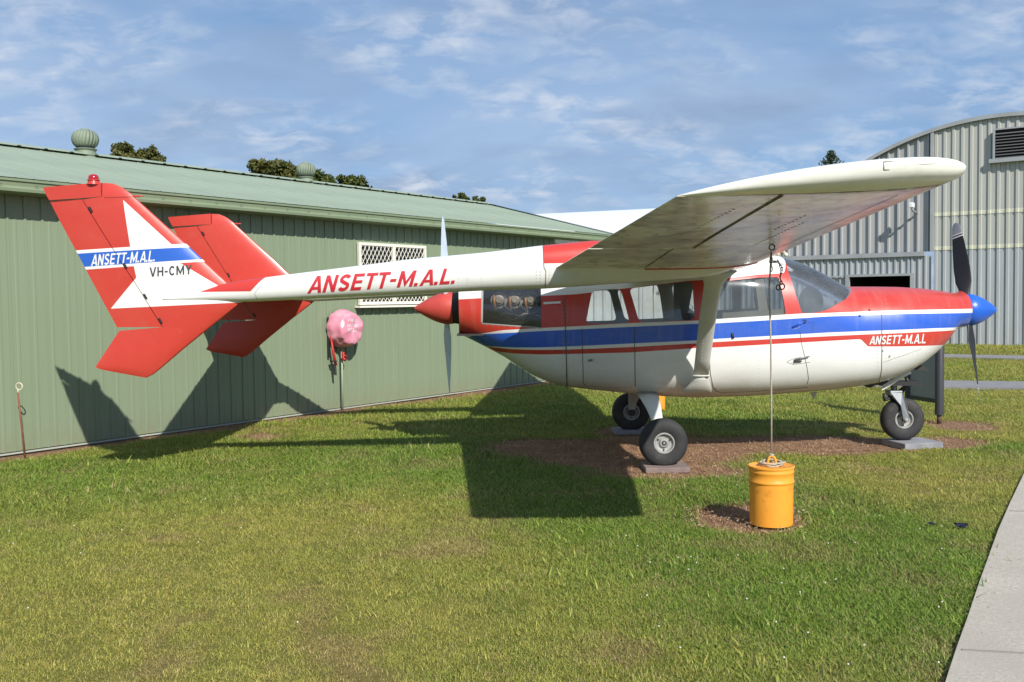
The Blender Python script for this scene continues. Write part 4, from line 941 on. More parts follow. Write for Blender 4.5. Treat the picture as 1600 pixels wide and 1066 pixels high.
# beige door posts just inside the cockpit window
for sy in (-1, 1):
    a, b = FH(1187, 433), FH(1195, 493); mb = MB(); V, F = loft([[(p[0]+dx, sy*(abs(p[1])-.035+dy), p[2]) for dx, dy in ((-.045, -.012), (.045, -.012), (.045, .012), (-.045, .012))] for p in (a, b)]); mb.add(V, F); mb.build('door_post', m_beige, AC)
    a, b = FH(1130, 497.5), FH(1226, 491); mb = MB(); V, F = loft([[(p[0], sy*(abs(p[1])-.04+dy), p[2]+dz+.022) for dz, dy in ((-.03, -.02), (.03, -.02), (.03, .015), (-.03, .015))] for p in (a, b)]); mb.add(V, F); mb.build('window_ledge', m_beige, AC)
MB().tube([(-1.50, -.42, 1.60), (-2.05, -.40, 1.92)], .014, 8).build('windshield_brace', m_cabin, AC, True)
eb = MB(); eb.box((-4.22, 0, 1.55), (.02, .95, .85)); eb.box((-4.75, 0, 1.22), (.95, .7, .02)); eb.box((-4.75, .05, 1.6), (.95, .02, .75)); eb.build('engine_bay', m_darksteel, AC)
m_cyl = mat('dusty engine casting', (.42, .37, .31), rough=.6, metal=.3, noise=(20, .3)); m_cop = mat('copper brown engine pipe', (.55, .27, .13), rough=.5, metal=.2)
e0, e1 = FH(770, 470), FH(835, 470)
for k in range(3):
    xc = e0[0]+.06+(e1[0]-e0[0])*k/2.6*1.0; zc_ = 1.565
    pr = [(0, .10)]
    for j in range(9): pr += [(.03+j*.02, .062), (.032+j*.02, .085), (.040+j*.02, .085), (.042+j*.02, .062)]
    pr += [(.235, .05), (.24, .034), (.255, .030), (.255, 0)]
    cy = MB().lathe((xc, -.10, zc_), (0, -1, 0), pr, 18).build('engine_cylinder', m_cyl, AC)
    MB().tube([(xc-.05, -.30, zc_+.06), (xc-.05, -.34, zc_-.02), (xc-.04, -.30, zc_-.09), (xc-.05, -.2, zc_-.14)], .014, 8).build('exhaust_pipe', m_cop, cy, True)
    MB().tube([(xc+.05, -.32, zc_+.05), (xc+.06, -.35, zc_-.06), (xc+.12, -.33, zc_-.12)], .008, 6).build('pushrod_tube', m_steel, cy, True)
mb = MB()
for k in range(6):
    r = random.Random(k); a = Vector((e0[0]+r.uniform(0, .5), -.33, 1.38+r.uniform(-.02, .05))); mb.tube([a, a+Vector((.08, -.02, r.uniform(-.08, .04))), a+Vector((.2, 0, r.uniform(-.05, .08))), a+Vector((.28, .03, .03))], .007, 6)
mb.build('engine_hoses', m_cyl, AC, True)

# ---------------- wing: NACA 2412 root to 2409 tip
YT = 5.62
WSTA = [0, .7, 1.4, 2.2, 3.28, 3.30, 4.0, 4.8, YT]
def wle(y): return -2.47-.031*max(y-1.4, 0)
def wte(y): return -4.31+.1005*max(y-1.4, 0)
def wz(y, f): return 1.752+.0505*y+.078*(1-f)
def foil(y, f, up, thick=1.):
    c = wle(y)-wte(y); tk = interp(y, [0, 1.4, 5.8], [.12, .12, .108])*thick
    yt = 5*tk*(.2969*math.sqrt(f)-.126*f-.3516*f*f+.2843*f**3-.1015*f**4); m_, p_ = .02, .4
    cam_ = m_/p_**2*(2*p_*f-f*f) if f < p_ else m_/(1-p_)**2*((1-2*p_)+2*p_*f-f*f)
    return (wle(y)-f*c, wz(y, f)+c*(cam_+(yt if up else -yt)))
def wsec(y, a, b, n=22, sy=-1):
    fs = [a+(b-a)*(1-math.cos(PI*i/n))/2 if a == 0 else a+(b-a)*i/n for i in range(n+1)]; P = []
    for f in reversed(fs): x, z = foil(y, f, True); P.append((x, sy*y, z))
    for f in (fs[1:] if a == 0 else fs): x, z = foil(y, f, False); P.append((x, sy*y, z))
    return P
HX = -3.40
def hfrac(y): return (wle(y)-HX)/(wle(y)-wte(y)) if y > 3.29 else (wle(y)-(-3.52))/(wle(y)-wte(y))
def under(t, tc):
    f1 = t.ramp(t.noise(t.scale(tc, (1, .8, .05)), 3.0, 5, .6, .3), .42, .60, 0, .8); f2 = t.ramp(t.noise(t.scale(tc, (1.2, .9, .05)), 7, 5, .62, .2), .50, .64, 0, .8)
    return t.mix(f2, t.mix(f1, (.80, .78, .69), (.46, .40, .25)), (.24, .20, .11))
m_wing = mat('weathered glossy wing paint', under, rough=.28, coat=.22, bump=(3.0, .5, .05), spec=.5)
m_gap = m_black
for sy, side in ((-1, 'right'), (1, 'left')):
    for y0, y1 in ((0, 5.5),):
        rings = [wsec(y, 0, hfrac(y), 22, sy) for y in WSTA]; V, F = loft(rings); me = mesh(V, F, True); fixn(me); me.set_sharp_from_angle(angle=R(40))
        W_ = link('wing', me, m_wing, AC); W_['label'] = f'{side} wing'
    for nm, ya, yb in (('flap', .75, 3.27), ('aileron', 3.31, YT-.012)):
        yy = np.linspace(ya, yb, 6); V, F = loft([wsec(y, hfrac(y if nm == 'aileron' else min(y, 3.28))+.012, 1, 10, sy) for y in yy]); me = fixn(mesh(V, F, True)); me.set_sharp_from_angle(angle=R(40)); link(nm, me, m_wing, AC)
    rings = []; R_ = wsec(YT, 0, 1, 24, sy); xa, xb = wle(YT), wte(YT)
    for i in range(13):
        a = i/12*PI/2; k = max(math.cos(a)**.6, .03); P = []
        for p in R_:
            f = min(max((xa-p[0])/(xa-xb), 0), 1); g = (1-f**1.7)**.9*(.55+.45*min(1, (f/.16)**.5) if f < .16 else 1); zc_ = wz(YT, f)+.035*4*f*(1-f)*.25
            P.append((p[0], sy*(YT+.004+.165*math.sin(a)*g), zc_+(p[2]-zc_)*(k*.9+.1*(1-g))*(1+.75*math.exp(-f/.10)*math.sin(a)) + g*(.030*(1-math.cos(a))+.012*math.sin(a))))
        rings.append(P)
    V, F = loft(rings); me = fixn(mesh(V, F, True)); me.set_sharp_from_angle(angle=R(50)); tip = link('wing_tip', me, mat('tip fibreglass', lambda t, tc: grime(t, tc, (.78, .78, .72), .42, (.38, .35, .18)), rough=.32, coat=.3) if sy < 0 else m_white, AC)
    # tie-down ring under each wing
    zt_ = foil(3.45, .22, False)[1]; MB().tube([((-2.882 if sy < 0 else -2.71)+.019*math.cos(a), sy*3.45, zt_-.022+.019*math.sin(a)) for a in np.linspace(0, 2*PI, 17)], .0045, 6).build('tie_down_ring', m_darksteel, W_, True)
# rib and skin seams under the right wing
def useam(pts, wd, m, off=.0025):
    V = []
    P = []
    for (a, b) in zip(pts[:-1], pts[1:]):
        for i in range(12): f = i/12; P.append((a[0]+(b[0]-a[0])*f, a[1]+(b[1]-a[1])*f))
    P.append(pts[-1]); Q = [np.array([foil(y, f, False)[0], -y, foil(y, f, False)[1]-off]) for y, f in P]
    for i, q in enumerate(Q):
        tg = Q[min(i+1, len(Q)-1)]-Q[max(i-1, 0)]; s = np.cross(tg, (0, 0, 1)); s /= np.linalg.norm(s); V += [q-s*wd/2, q+s*wd/2]
    return link('wing_seam', mesh(V, [(2*i, 2*i+1, 2*i+3, 2*i+2) for i in range(len(Q)-1)]), m, AC)
useam([(1.8, .13), (5.45, .16)], .005, m_seam); useam([(3.34, hfrac(3.34)-.004), (5.6, hfrac(5.6)-.004)], .016, mat('dark olive gap', (.05, .045, .02), rough=.9)); useam([(3.29, hfrac(3.4)-.02), (3.29, .98)], .010, m_seam); useam([(3.85, hfrac(3.85)), (3.85, hfrac(3.85)+.13)], .012, m_seam)
for y in (2.2, 3.0, 3.8, 4.6): useam([(y, .06), (y, hfrac(y)-.03)], .003, m_seamlight)
useam([(5.60, .05), (5.60, .97)], .006, m_seam)
m_pin = m_redbright
MB().tube([(-3.52+1.02*f, -1.71, foil(1.71, (-2.48+3.52-1.02*f)/1.83, False)[1]-.004) for f in np.linspace(0, .95, 12)], .005, 6).build('red_edge_strip', m_pin, AC, True)
# rivet rows
mb = MB()
for f, ya, yb in ((.30, 3.5, 4.6), (.36, 4.3, 4.9), (.70, 4.4, 5.2)):
    for y in np.arange(ya, yb, .07):
        x, z = foil(y, f, False); mb.box((x, -y, z-.001), (.012, .010, .003))
tag(mb.build('rivet_row', m_seamlight, AC), kind='stuff')
# tip access plate
p = PY(1390, 260, -5.755); MB().box((p[0], -5.752, p[2]), (.062, .03, .036)).build('nav_light_plate', m_white, AC, bevel=.005)
MB().tube([(p[0]+dx, -5.768, p[2]+dz) for dx, dz in ((-.031, -.018), (-.031, .018), (.025, .018), (.037, 0), (.025, -.018), (-.031, -.018))], .0032, 5).build('plate_seal', mat('mossy seal', (.16, .15, .08), rough=.9), AC, True)

# ---------------- booms
bt = [PY(u, v, -1.58)[[0, 2]] for u, v in ((255, 466), (300, 458), (345, 444), (385, 437), (419, 432.6), (640, 405), (760, 394), (850, 383), (929, 375.5))]
bb = [PY(u, v, -1.60)[[0, 2]] for u, v in ((255, 469.5), (300, 470.5), (345, 471.5), (383, 472), (640, 459.7), (760, 454), (845, 451.6), (880, 449.5), (985, 442), (1095, 434), (1130, 428), (1152, 417), (1172, 405))]
BTX = [p[0] for p in bt]+[-3.2, -2.45]; BTZ = [p[1] for p in bt]+[2.03, 1.90]
BBX = [p[0] for p in bb]; BBZ = [p[1] for p in bb]
x255 = bt[0][0]
BWX = [x255, bt[2][0], bt[3][0], bt[4][0], -5.5, -4.4, -3.0, -2.6, -2.44]; BWW = [.050, .078, .092, .105, .125, .15, .15, .12, .05]
def bsec(x): return interp(x, BTX, BTZ), interp(x, BBX, BBZ), interp(x, BWX, BWW)
def bval(p):
    x, y, z = p
    if x < x255 or x > -2.44: return 9.
    zt, zb, wv = bsec(x); zc = (zt+zb)/2; h = max((zt-zb)/2, .004); return (abs(y+1.55)/wv)**2.5+(abs(z-zc)/h)**2.5
BH = lambda u, v: hitf(bval, u, v, -1.72, -1.55)
xs = list(np.linspace(x255, -2.45, 64))
def bring(x, sy, n=32):
    zt, zb, wv = bsec(x); zc = (zt+zb)/2; h = max((zt-zb)/2, .004); e = 2/2.5
    return [(x, sy*1.55+wv*math.copysign(abs(math.cos(a))**e, math.cos(a)), zc+h*math.copysign(abs(math.sin(a))**e, math.sin(a))) for a in (2*PI*k/n for k in range(n))]
xj = PY(849, 420, -1.7)[0]; da, db = PY(418, 433, -1.6), PY(377, 471, -1.65)
def boomcol(t, tc):
    x, z = xz(t, tc); c = grime(t, tc, WHITE, .22)
    fr = t.math('GREATER_THAN', x, xj); up = t.math('GREATER_THAN', z, 1.875)
    c = t.mix(t.math('MULTIPLY', fr, up), c, (*RED, 1))
    e = convex(t, x, z, [(da[0], da[2]+.02), (db[0], db[2]), (x255-.1, db[2]+.004), (x255-.1, da[2]+.3), (da[0], da[2]+.3)])
    q = t.math('GREATER_THAN', z, db[2]+.085); return t.mix(t.math('MULTIPLY', e, q), c, (*RED, 1))
m_boom = mat('boom paint', boomcol, rough=.34, coat=.3, bump=(2.5, .1, .02))
for sy in (-1, 1):
    V, F = loft([bring(x, sy) for x in xs]); me = fixn(mesh(V, F, True)); o = link('tail_boom', me, m_boom, AC); o['label'] = 'right tail boom with red lettering' if sy < 0 else 'left tail boom, mostly hidden'
text('ANSETT-M.A.L.', [(480, 458.5), (711, 443), (480, 432.5), (711, 419)], bval, BH, m_ltred, AC, .30, .21)['label'] = 'large red ANSETT-M.A.L. lettering on the boom'
strip('panel_seam', bval, [(848, 384), (850, 418), (853, 424), (852, 451)], .006, m_seam, AC, hit=BH)
strip('panel_seam', bval, [(419, 434), (400, 455), (398, 460), (403, 468)], .004, m_seamlight, AC, hit=BH)
mb = MB(); rr = random.Random(3)
for u in (716, 752, 730): 
    for v in np.arange(402, 450, 5.5):
        p = BH(u+rr.uniform(-.4, .4), v); n = normf(bval, p); mb.lathe(p, n, [(0, .0035), (.0015, .002), (.0016, 0)], 6)
for v in np.arange(425, 450, 5):
    for u in (838, 844, 858): p = BH(u, v); mb.lathe(p, normf(bval, p), [(0, .0045), (.0016, .003), (.0017, 0)], 6)
tag(mb.build('rivets', m_seamlight, AC), kind='stuff')

# ---------------- wing struts
def strut(sy):
    rows = []   # (centre px, y, chord, thick)
    for (ul, ur, v), y in (((1083, 1107, 590), -.70), ((1086, 1110, 560), -.83), ((1092, 1118.5, 500), -1.10), ((1098, 1125, 460), -1.30), ((1100, 1129, 444), -1.40), ((1098, 1138, 434), -1.47), ((1092, 1152, 424), -1.52)):
        a, b = PY(ul, v, y), PY(ur, v, y); rows.append((a, b, .045))
    R_ = []
    for a, b, th in rows:
        c = (a+b)/2; L = np.linalg.norm(b-a)/2; P = []
        for k in range(28):
            q = 2*PI*k/28; cx_, s_ = math.cos(q), math.sin(q); tk = th*(1+.35*cx_)*s_
            P.append((c[0]+L*cx_, sy*(-c[1])+sy*(-tk)*.0+(tk*.92), c[2]+tk*.38))
        R_.append(P)
    V, F = loft(R_); me = fixn(mesh(V, F, True)); o = link('wing_strut', me, m_strut, AC); o['label'] = 'right wing strut' if sy < 0 else 'left wing strut'
    # lower fairing
    fr = []
    for (ul, ur, v), y, th in (((1084, 1106.5, 586), -.72, .05), ((1081, 1107.5, 594), -.69, .060), ((1076, 1110, 601), -.66, .07), ((1069, 1112, 607.5), -.62, .078), ((1066, 1112, 612), -.58, .07), ((1071, 1110, 616), -.54, .05)):
        a, b = PY(ul, v, y), PY(ur, v, y); c = (a+b)/2; L = np.linalg.norm(b-a)/2
        fr.append([(c[0]+L*math.cos(q), sy*(-c[1])+th*math.sin(q), c[2]+.03*math.sin(q)*-sy*-1*0) for q in (2*PI*k/28 for k in range(28))])
    V, F = loft(fr); link('strut_fairing', fixn(mesh(V, F, True)), m_strut, o)
    a, b = PY(1083, 587, -.72), PY(1107.5, 587, -.72); c = (a+b)/2; L = np.linalg.norm(b-a)/2
    MB().tube([(c[0]+(L+.002)*math.cos(q), sy*(-c[1])+.055*math.sin(q), c[2]) for q in np.linspace(0, 2*PI, 25)], .006, 6, False).build('sealant_bead', m_white, o, True)
    return o
for sy in (-1, 1): so_ = strut(sy)
strip('panel_seam', fval, [(1062, 592), (1063, 600), (1070, 608), (1082, 614), (1094, 615.5)], .010, m_white, AC, .006)
mb = MB()
for f in np.linspace(0, 1, 22):
    u = 1106-(1106-1093)*f; v = 470+(588-470)*f; y = -1.26+.56*f-.05; p = PY(u, v, y); mb.lathe(p, (0, -1, 0), [(0, .004), (.002, .003), (.0022, 0)], 6)
tag(mb.build('rivets', m_seamlight, AC), kind='stuff')

# ---------------- tail: fins, rudders, tailplane
ROWS = [((177, 287), (161, 286), (67, 293)), ((192, 293.5), (161.5, 296), (71, 302)), ((207, 304.5), (162, 308), (77, 313)),
        ((210, 308), (131.5, 312.5), (79, 316.5)), ((252, 346), (152, 346), (94, 346)), ((292, 382), (174, 381), (113, 381)), ((316, 405), (189, 405), (126, 405)), ((345, 432), (207, 432), (140, 432)), ((374, 458), (224, 458), (154, 458)),
        ((380, 471), (232, 471), (161, 471)), ((355, 491), (244, 491), (172, 491)), ((329, 511), (257, 511), (183, 511.5)), ((322, 517), (186.5, 517), (186.5, 517)), ((285, 547), (168, 545), (168, 545)), ((250, 577), (152, 569), (152, 569)), ((239, 585.5), (149.5, 574), (149.5, 574)), ((228, 590.5), (158, 577.5), (152, 576))]
def sym(f, tc=.085): return 5*tc*(.2969*math.sqrt(f)-.126*f-.3516*f*f+.2843*f**3-.1015*f**4)
def finpart(rows, a, b, sy, n=12):
    """a, b: 0 = leading edge, 1 = hinge, 2 = trailing edge"""
    R_ = []
    for i, r in enumerate(rows):
        P3 = [PY(u, v, -1.55) for u, v in r]; L, T = P3[0], P3[2]; c = np.linalg.norm(T-L); cut = 1.0
        if r in (ROWS[0], ROWS[-1]): cut = .15
        elif r in (ROWS[1], ROWS[-2]): cut = .7
        A_, B_ = P3[a], P3[b]; fa = np.linalg.norm(A_-L)/c; fb = np.linalg.norm(B_-L)/c; P = []
        fs = [(1-math.cos(PI*k/n/ (1 if a else 1)))/2 for k in range(n+1)] if a == 0 else [k/n for k in range(n+1)]
        for k in range(n, -1, -1): q = A_+(B_-A_)*fs[k]; th = c*sym(min(fa+(fb-fa)*fs[k], 1))*cut+.0015; P.append((q[0], sy*1.55+th, q[2]))
        for k in range(0 if fa > 0 else 1, n+1): q = A_+(B_-A_)*fs[k]; th = c*sym(min(fa+(fb-fa)*fs[k], 1))*cut+.0015; P.append((q[0], sy*1.55-th, q[2]))
        R_.append(P)
    V, F = loft(R_); me = fixn(mesh(V, F, True)); me.set_sharp_from_angle(angle=R(35)); return me
def fv(p):   # implicit surface of the right fin for lettering
    return 0.
def pq(u, v): p = PY(u, v, -1.585); return (float(p[0]), float(p[2]))
def fincol(t, tc, near=True):
    x, z = xz(t, tc); f1 = t.ramp(t.noise(tc, 2.1, 6, .65), .4, .72, 0, .30); f2 = t.ramp(t.noise(tc, 9, 6, .7), .55, .8, 0, .25)
    c = t.mix(f2, t.mix(f1, (.55, .048, .032, 1), (.60, .10, .065, 1)), (.55, .16, .13, 1))
    if near:
        wht = t.mix(f2, (.80, .80, .77, 1), (.66, .66, .62, 1))
        for poly in ([(192, 312.5), (204.5, 390), (277, 390)],
                     [(100, 392.1), (290, 380.8), (330, 420), (309, 409), (320, 409.5), (110, 422.5)],
                     ):
            if len(poly) == 6: poly = [(100, 392.1), (340, 377.7), (340, 407.3), (100, 423.4)]
            c = t.mix(convex(t, x, z, [pq(*p) for p in poly]), c, wht)
        for poly in ([(209, 416), (303, 409), (360, 458), (395, 476), (213.5, 434.5)], [(213.5, 434.5), (395, 477), (377, 473), (171, 482.5)]):
            if len(poly) == 4: poly = [(213, 434), (381, 472.5), (171, 482.5)]
            else: poly = [(209, 415), (303, 408.5), (362, 459), (385, 472.8), (213.2, 434.5)]
            c = t.mix(convex(t, x, z, [pq(*p) for p in poly]), c, wht)
        c = t.mix(convex(t, x, z, [pq(*p) for p in [(100, 397.3), (340, 383.5), (340, 403.5), (100, 419)]]), c, (.025, .12, .52, 1))
    return c
m_finR = mat('painted fin with white star', fincol, rough=.42, coat=.15, bump=(3, .12, .02)); m_finL = mat('faded red fin paint', lambda t, tc: fincol(t, tc, False), rough=.42, coat=.15, bump=(3, .12, .02))
for sy, m in ((-1, m_finR), (1, m_finL)):
    fo = link('tail_fin', finpart(ROWS, 0, 1, sy), m, AC); fo['label'] = 'right tail fin with white star and beacon' if sy < 0 else 'left tail fin, plain red'
    shft = [(a, (b[0]-1.6, b[1]), c) for a, b, c in ROWS]
    me1 = finpart([shft[0], shft[1], shft[2]], 1, 2, sy, 8); me2 = finpart(shft[3:12], 1, 2, sy, 8)
    V = [tuple(v.co) for v in me1.vertices]+[tuple(v.co) for v in me2.vertices]; F = [tuple(p.vertices) for p in me1.polygons]+[tuple(i+len(me1.vertices) for i in p.vertices) for p in me2.polygons]
    me = fixn(mesh(V, F, True)); me.set_sharp_from_angle(angle=R(35)); link('rudder', me, m, fo)
    for u, v in ((141, 327), (195.5, 415), (227, 463), (250.5, 501)):
        p = PY(u, v, -1.59); MB().add(*loft([[(p[0]+dx-.022*k+.011, sy*1.55-.046+dy, p[2]+.042*k-.021) for dx, dy in ((-.008, 0), (.008, 0), (.008, .092), (-.008, .092))] for k in (0, 1)])).build('hinge_slot', m_black, fo)
    p = PY(213, 307, -1.55); MB().lathe((p[0]-.04, sy*1.55, p[2]), (1, 0, 0), [(0, .010), (.07, .008), (.10, .003), (.10, 0)], 8).build('fin_probe', m_red, fo, True)
    a_, b_ = [PY(u, v, -1.55) for u, v in ((75, 314.5), (215, 309))]
def finsurf(u, v):     # a point on the outer face of the right fin
    p = PY(u, v, -1.585)
    for _ in range(3):
        vv = v; rows = ROWS; L = T = None
        for r0, r1 in zip(ROWS[:-1], ROWS[1:]):
            if r0[0][1] <= vv <= r1[0][1]:
                f = (vv-r0[0][1])/(r1[0][1]-r0[0][1]+1e-9); L = r0[0][0]+(r1[0][0]-r0[0][0])*f; T = r0[2][0]+(r1[2][0]-r0[2][0])*f; break
        if L is None or vv > 470: break
        fr_ = min(max((L-u)/(L-T), 0.001), 1); ch = (L-T)/FPX*8.62; p = PY(u, v, -1.55-ch*sym(fr_)-.0018)
    return p
FF = lambda p: -p[1]*-1.
nrm = lambda p: 0
ff = lambda p: -(p[1])  # gradient points along -y
text('ANSETT-M.A.L.', [(142.3, 416), (242, 408.5), (142.3, 398.3), (242, 391.5)], ff, finsurf, m_ltwhite, AC, .22, .19)['label'] = 'white ANSETT-M.A.L. lettering on the fin band'
text('VH-CMY', [(233.8, 432.8), (300, 428.3), (233.8, 418), (300, 413.8)], ff, finsurf, m_ltgrey, AC, 0, .19)['label'] = 'dark VH-CMY registration on the fin'
def fseam(pts, wd, m):
    Q = []
    for a, b in zip(pts[:-1], pts[1:]): Q += [finsurf(a[0]+(b[0]-a[0])*i/8, a[1]+(b[1]-a[1])*i/8) for i in range(8)]
    Q.append(finsurf(*pts[-1])); V = []
    for i, q in enumerate(Q):
        tg = Q[min(i+1, len(Q)-1)]-Q[max(i-1, 0)]; s = np.cross(tg, (0, 1, 0)); s /= np.linalg.norm(s); V += [q+np.array([0, -.0015, 0])-s*wd/2, q+np.array([0, -.0015, 0])+s*wd/2]
    link('panel_seam', mesh(V, [(2*i, 2*i+1, 2*i+3, 2*i+2) for i in range(len(Q)-1)]), m, AC)
m_rseam = mat('dark red seam', (.22, .03, .025), rough=.8)
fseam([(79, 315), (130, 311.5)], .004, m_rseam); fseam([(163, 309), (210, 307.5)], .004, m_rseam)
# beacon on top of the right fin
p = PY(146.5, 287, -1.55); bc = MB().lathe((p[0], -1.55, p[2]-.01), (0, 0, 1), [(0, .058), (.022, .050), (.035, .046), (.036, .054), (.042, .054), (.043, .044)], 24).build('beacon', m_red, AC, True, angle=40)
MB().lathe((p[0], -1.55, p[2]+.032), (0, 0, 1), [(0, .044), (.02, .045), (.038, .038), (.048, .02), (.05, 0)], 24).build('beacon_lens', mat('red beacon lens', (.38, .005, .012), rough=.12, coat=1), bc, True)
# tailplane and elevator
def tring(y, a, b, n=10):
    L, T = -7.12, -8.02; c = L-T; P = []
    fs = [a+(b-a)*(1-math.cos(PI*k/n))/2 if a == 0 else a+(b-a)*k/n for k in range(n+1)]
    for f in reversed(fs): P.append((L-f*c, y, 1.665+c*sym(f, .09)+.001))
    for f in (fs[1:] if a == 0 else fs): P.append((L-f*c, y, 1.665-c*sym(f, .09)-.001))
    return P
V, F = loft([tring(y, 0, .62) for y in (-1.54, 0, 1.54)]); tp = link('tailplane', fixn(mesh(V, F, True)), m_finL, AC); tp.data.set_sharp_from_angle(angle=R(40))
V, F = loft([tring(y, .63, 1) for y in (-1.48, 0, 1.48)]); el = link('elevator', fixn(mesh(V, F, True)), m_finL, AC); el.data.set_sharp_from_angle(angle=R(40))

# ---------------- propellers
def prop(name, x, z, tilt, front):
    pr = thing(name, None, None, (x, 0, z)); del pr
    return
def blade_rings(x, z, ang, r0, r1, n, sgn, R_=.965, cs=1., b0=62, b1=20):
    out_ = []; rad = Vector((0, math.sin(ang), math.cos(ang))); tang = Vector((0, math.cos(ang), -math.sin(ang)))*sgn; ax = Vector((1, 0, 0))
    for i in range(n+1):
        r = r0+(r1-r0)*i/n; f = r/R_
        ch = cs*interp(f, [.12, .2, .32, .5, .75, .9, .96, .99, 1.0], [.075, .095, .165, .178, .150, .118, .098, .07, .035]); th = interp(f, [.12, .25, .5, 1], [.045, .028, .014, .005]); be = R(interp(f, [.1, .5, 1], [b0, 36, b1]))
        cv = tang*math.cos(be)+ax*math.sin(be); nv = rad.cross(cv); c0 = Vector((x, 0, z))+rad*r
        out_.append([tuple(c0+cv*(ch/2*math.cos(a))+nv*(th/2*math.sin(a)*(1+.0*math.cos(a)))) for a in (2*PI*k/18 for k in range(18))])
    return out_
def make_prop(x, z, tilt, front):
    hub = MB()
    if front: hub.lathe((x-.02, 0, z), (1, 0, 0), [(0, .160), (.03, .166), (.06, .164), (.11, .150), (.17, .122), (.23, .086), (.28, .050), (.31, .022), (.325, 0)], 40)
    else: hub.lathe((x+.07, 0, z), (-1, 0, 0), [(0, .164), (.03, .166), (.09, .164), (.14, .152), (.20, .130), (.26, .100), (.32, .066), (.37, .034), (.40, .012), (.41, 0)], 40)
    pp_ = hub.build('propeller', m_blue if front else m_spinred, AC, True, angle=60); pp_['label'] = 'front propeller with blue spinner and black blades' if front else 'rear propeller with red spinner and pale blades'
    cs = 1.0 if front else .72; bb0 = 62 if front else 55; bb1 = 24 if front else 16
    for k, a in enumerate((tilt, tilt+PI)):
        sgn = -1 if front else 1
        if front:
            segs = ((.12, .80, m_prop, 'blade'), (.8005, .815, m_white, 'blade_band'), (.8155, .828, m_prop, 'blade_band'), (.8285, .842, m_white, 'blade_band'), (.8425, .965, m_proptip, 'blade_tip'))
        else: segs = ((.12, .965, m_propgrey, 'blade'),)
        for r0, r1, m, nm in segs:
            V, F = loft(blade_rings(x, z, a, r0, r1, 22 if nm == 'blade' else 7, sgn, cs=cs, b0=bb0, b1=bb1)); me = fixn(mesh(V, F, True)); me.set_sharp_from_angle(angle=R(60)); link(nm, me, m, pp_)
make_prop(XF+.045, ZF, .306, True); make_prop(XR-.075, ZR, -.332, False)
MB().lathe((XF-.03, 0, ZF), (1, 0, 0), [(0, .17), (.03, .158), (.035, 0)], 32).build('hub_gap', m_black, AC)
MB().lathe((XR+.09, 0, ZR), (-1, 0, 0), [(0, .17), (.105, .158), (.108, 0)], 32).build('hub_gap', m_black, AC)
# cooling intake on the rear cowl's lower lip and the black flaps under it
p0, p1 = FH(757, 537), FH(778, 549)
V = [(p0[0]+.01, y, p0[2]-.012) for y in (-.16, .16)]+[(p1[0]+.03, y, p1[2]-.028) for y in (-.2, .2)]+[(p0[0]+.06, y, p0[2]+.03) for y in (-.16, .16)]
MB().add(V, [(0, 1, 3, 2), (0, 2, 4), (1, 5, 3), (0, 4, 5, 1)]).build('cowl_flap', m_black, AC)

# ---------------- landing gear
def make_wheel(x, y, z, name='wheel', r=.222, wdt=.155, ground=.045, label=None):
    prof = [(-.052, .088), (-.060, .095), (-.070, .110), (-.0765, .135), (-.0775, .160), (-.073, .185), (-.060, .205), (-.040, .2165), (-.02, .2215), (0, .222)]
    prof = prof+[(-a, b) for a, b in prof[-2::-1]]
    mb = MB(); mb.lathe((x, y, z), (0, 1, 0), prof, 64)
    mb.v = [(a, b, max(c, ground)) if c >= ground else (a, b+math.copysign(.010, b-y), ground) for a, b, c in mb.v]
    ty = mb.build(name, m_rubber, AC, True)
    if label: ty['label'] = label
    for s in (1, -1):
        rm_ = MB(); rm_.lathe((x, y, z), (0, s, 0), [(.040, .092), (.060, .098), (.066, .094), (.066, .084), (.052, .078), (.040, .074), (.036, .050), (.045, .040), (.058, .036), (.060, .024), (.052, .022), (.052, .012), (.064, .010), (.066, 0)], 40); rim = rm_.build('rim', m_rim, ty, True, angle=32)
        hb = MB()
        for k in range(3): a = 2*PI*k/3+.5; hb.lathe((x+.062*math.cos(a), y, z+.062*math.sin(a)), (0, s, 0), [(.030, .008), (.048, .008), (.050, 0)], 8)
        hb.build('rim_bolts', m_darksteel, rim)
        MB().lathe((x, y, z), (0, s, 0), [(.0535, .023), (.060, .018), (.061, .012), (.055, .0)], 20).build('hub_cap', m_darksteel, rim, True)
    for q in (.193, .160):
        for s in (1, -1): pass
    return ty
XWm, XN = -3.299, -.628
for sy in (-1, 1):
    make_wheel(XWm, sy*1.243, .247, label='right main wheel' if sy < 0 else 'left main wheel')
    rows = []
    for x_, y_, z_, c_, t_ in ((-3.315, .30, .60, .11, .035), (-3.315, .50, .575, .095, .030), (-3.312, .75, .50, .072, .022), (-3.307, 1.0, .385, .05, .017), (-3.302, 1.14, .29, .036, .016), (-3.300, 1.17, .235, .032, .016)):
        rows.append([(x_+c_*math.cos(a), sy*(y_+t_*math.sin(a)*.6), z_+t_*math.sin(a)) for a in (2*PI*k/20 for k in range(20))])
    V, F = loft(rows); link('main_gear_leg', fixn(mesh(V, F, True)), m_white, AC)
    MB().lathe((XWm, sy*1.12, .247), (0, sy, 0), [(0, .0), (0, .04), (.03, .045), (.06, .045)], 16).build('brake_disc', m_darksteel, AC)
make_wheel(XN, 0, .281, ground=.062, label='nose wheel')
a_ = PY(1398, 606, 0); ax_, az_ = XN, .281
MB().tube([(a_[0]-.02, 0, .78), (a_[0]-.01, 0, .62), (a_[0], 0, .53)], [.034, .034, .026], 14).build('nose_gear_leg', m_steel, AC, True, angle=50)
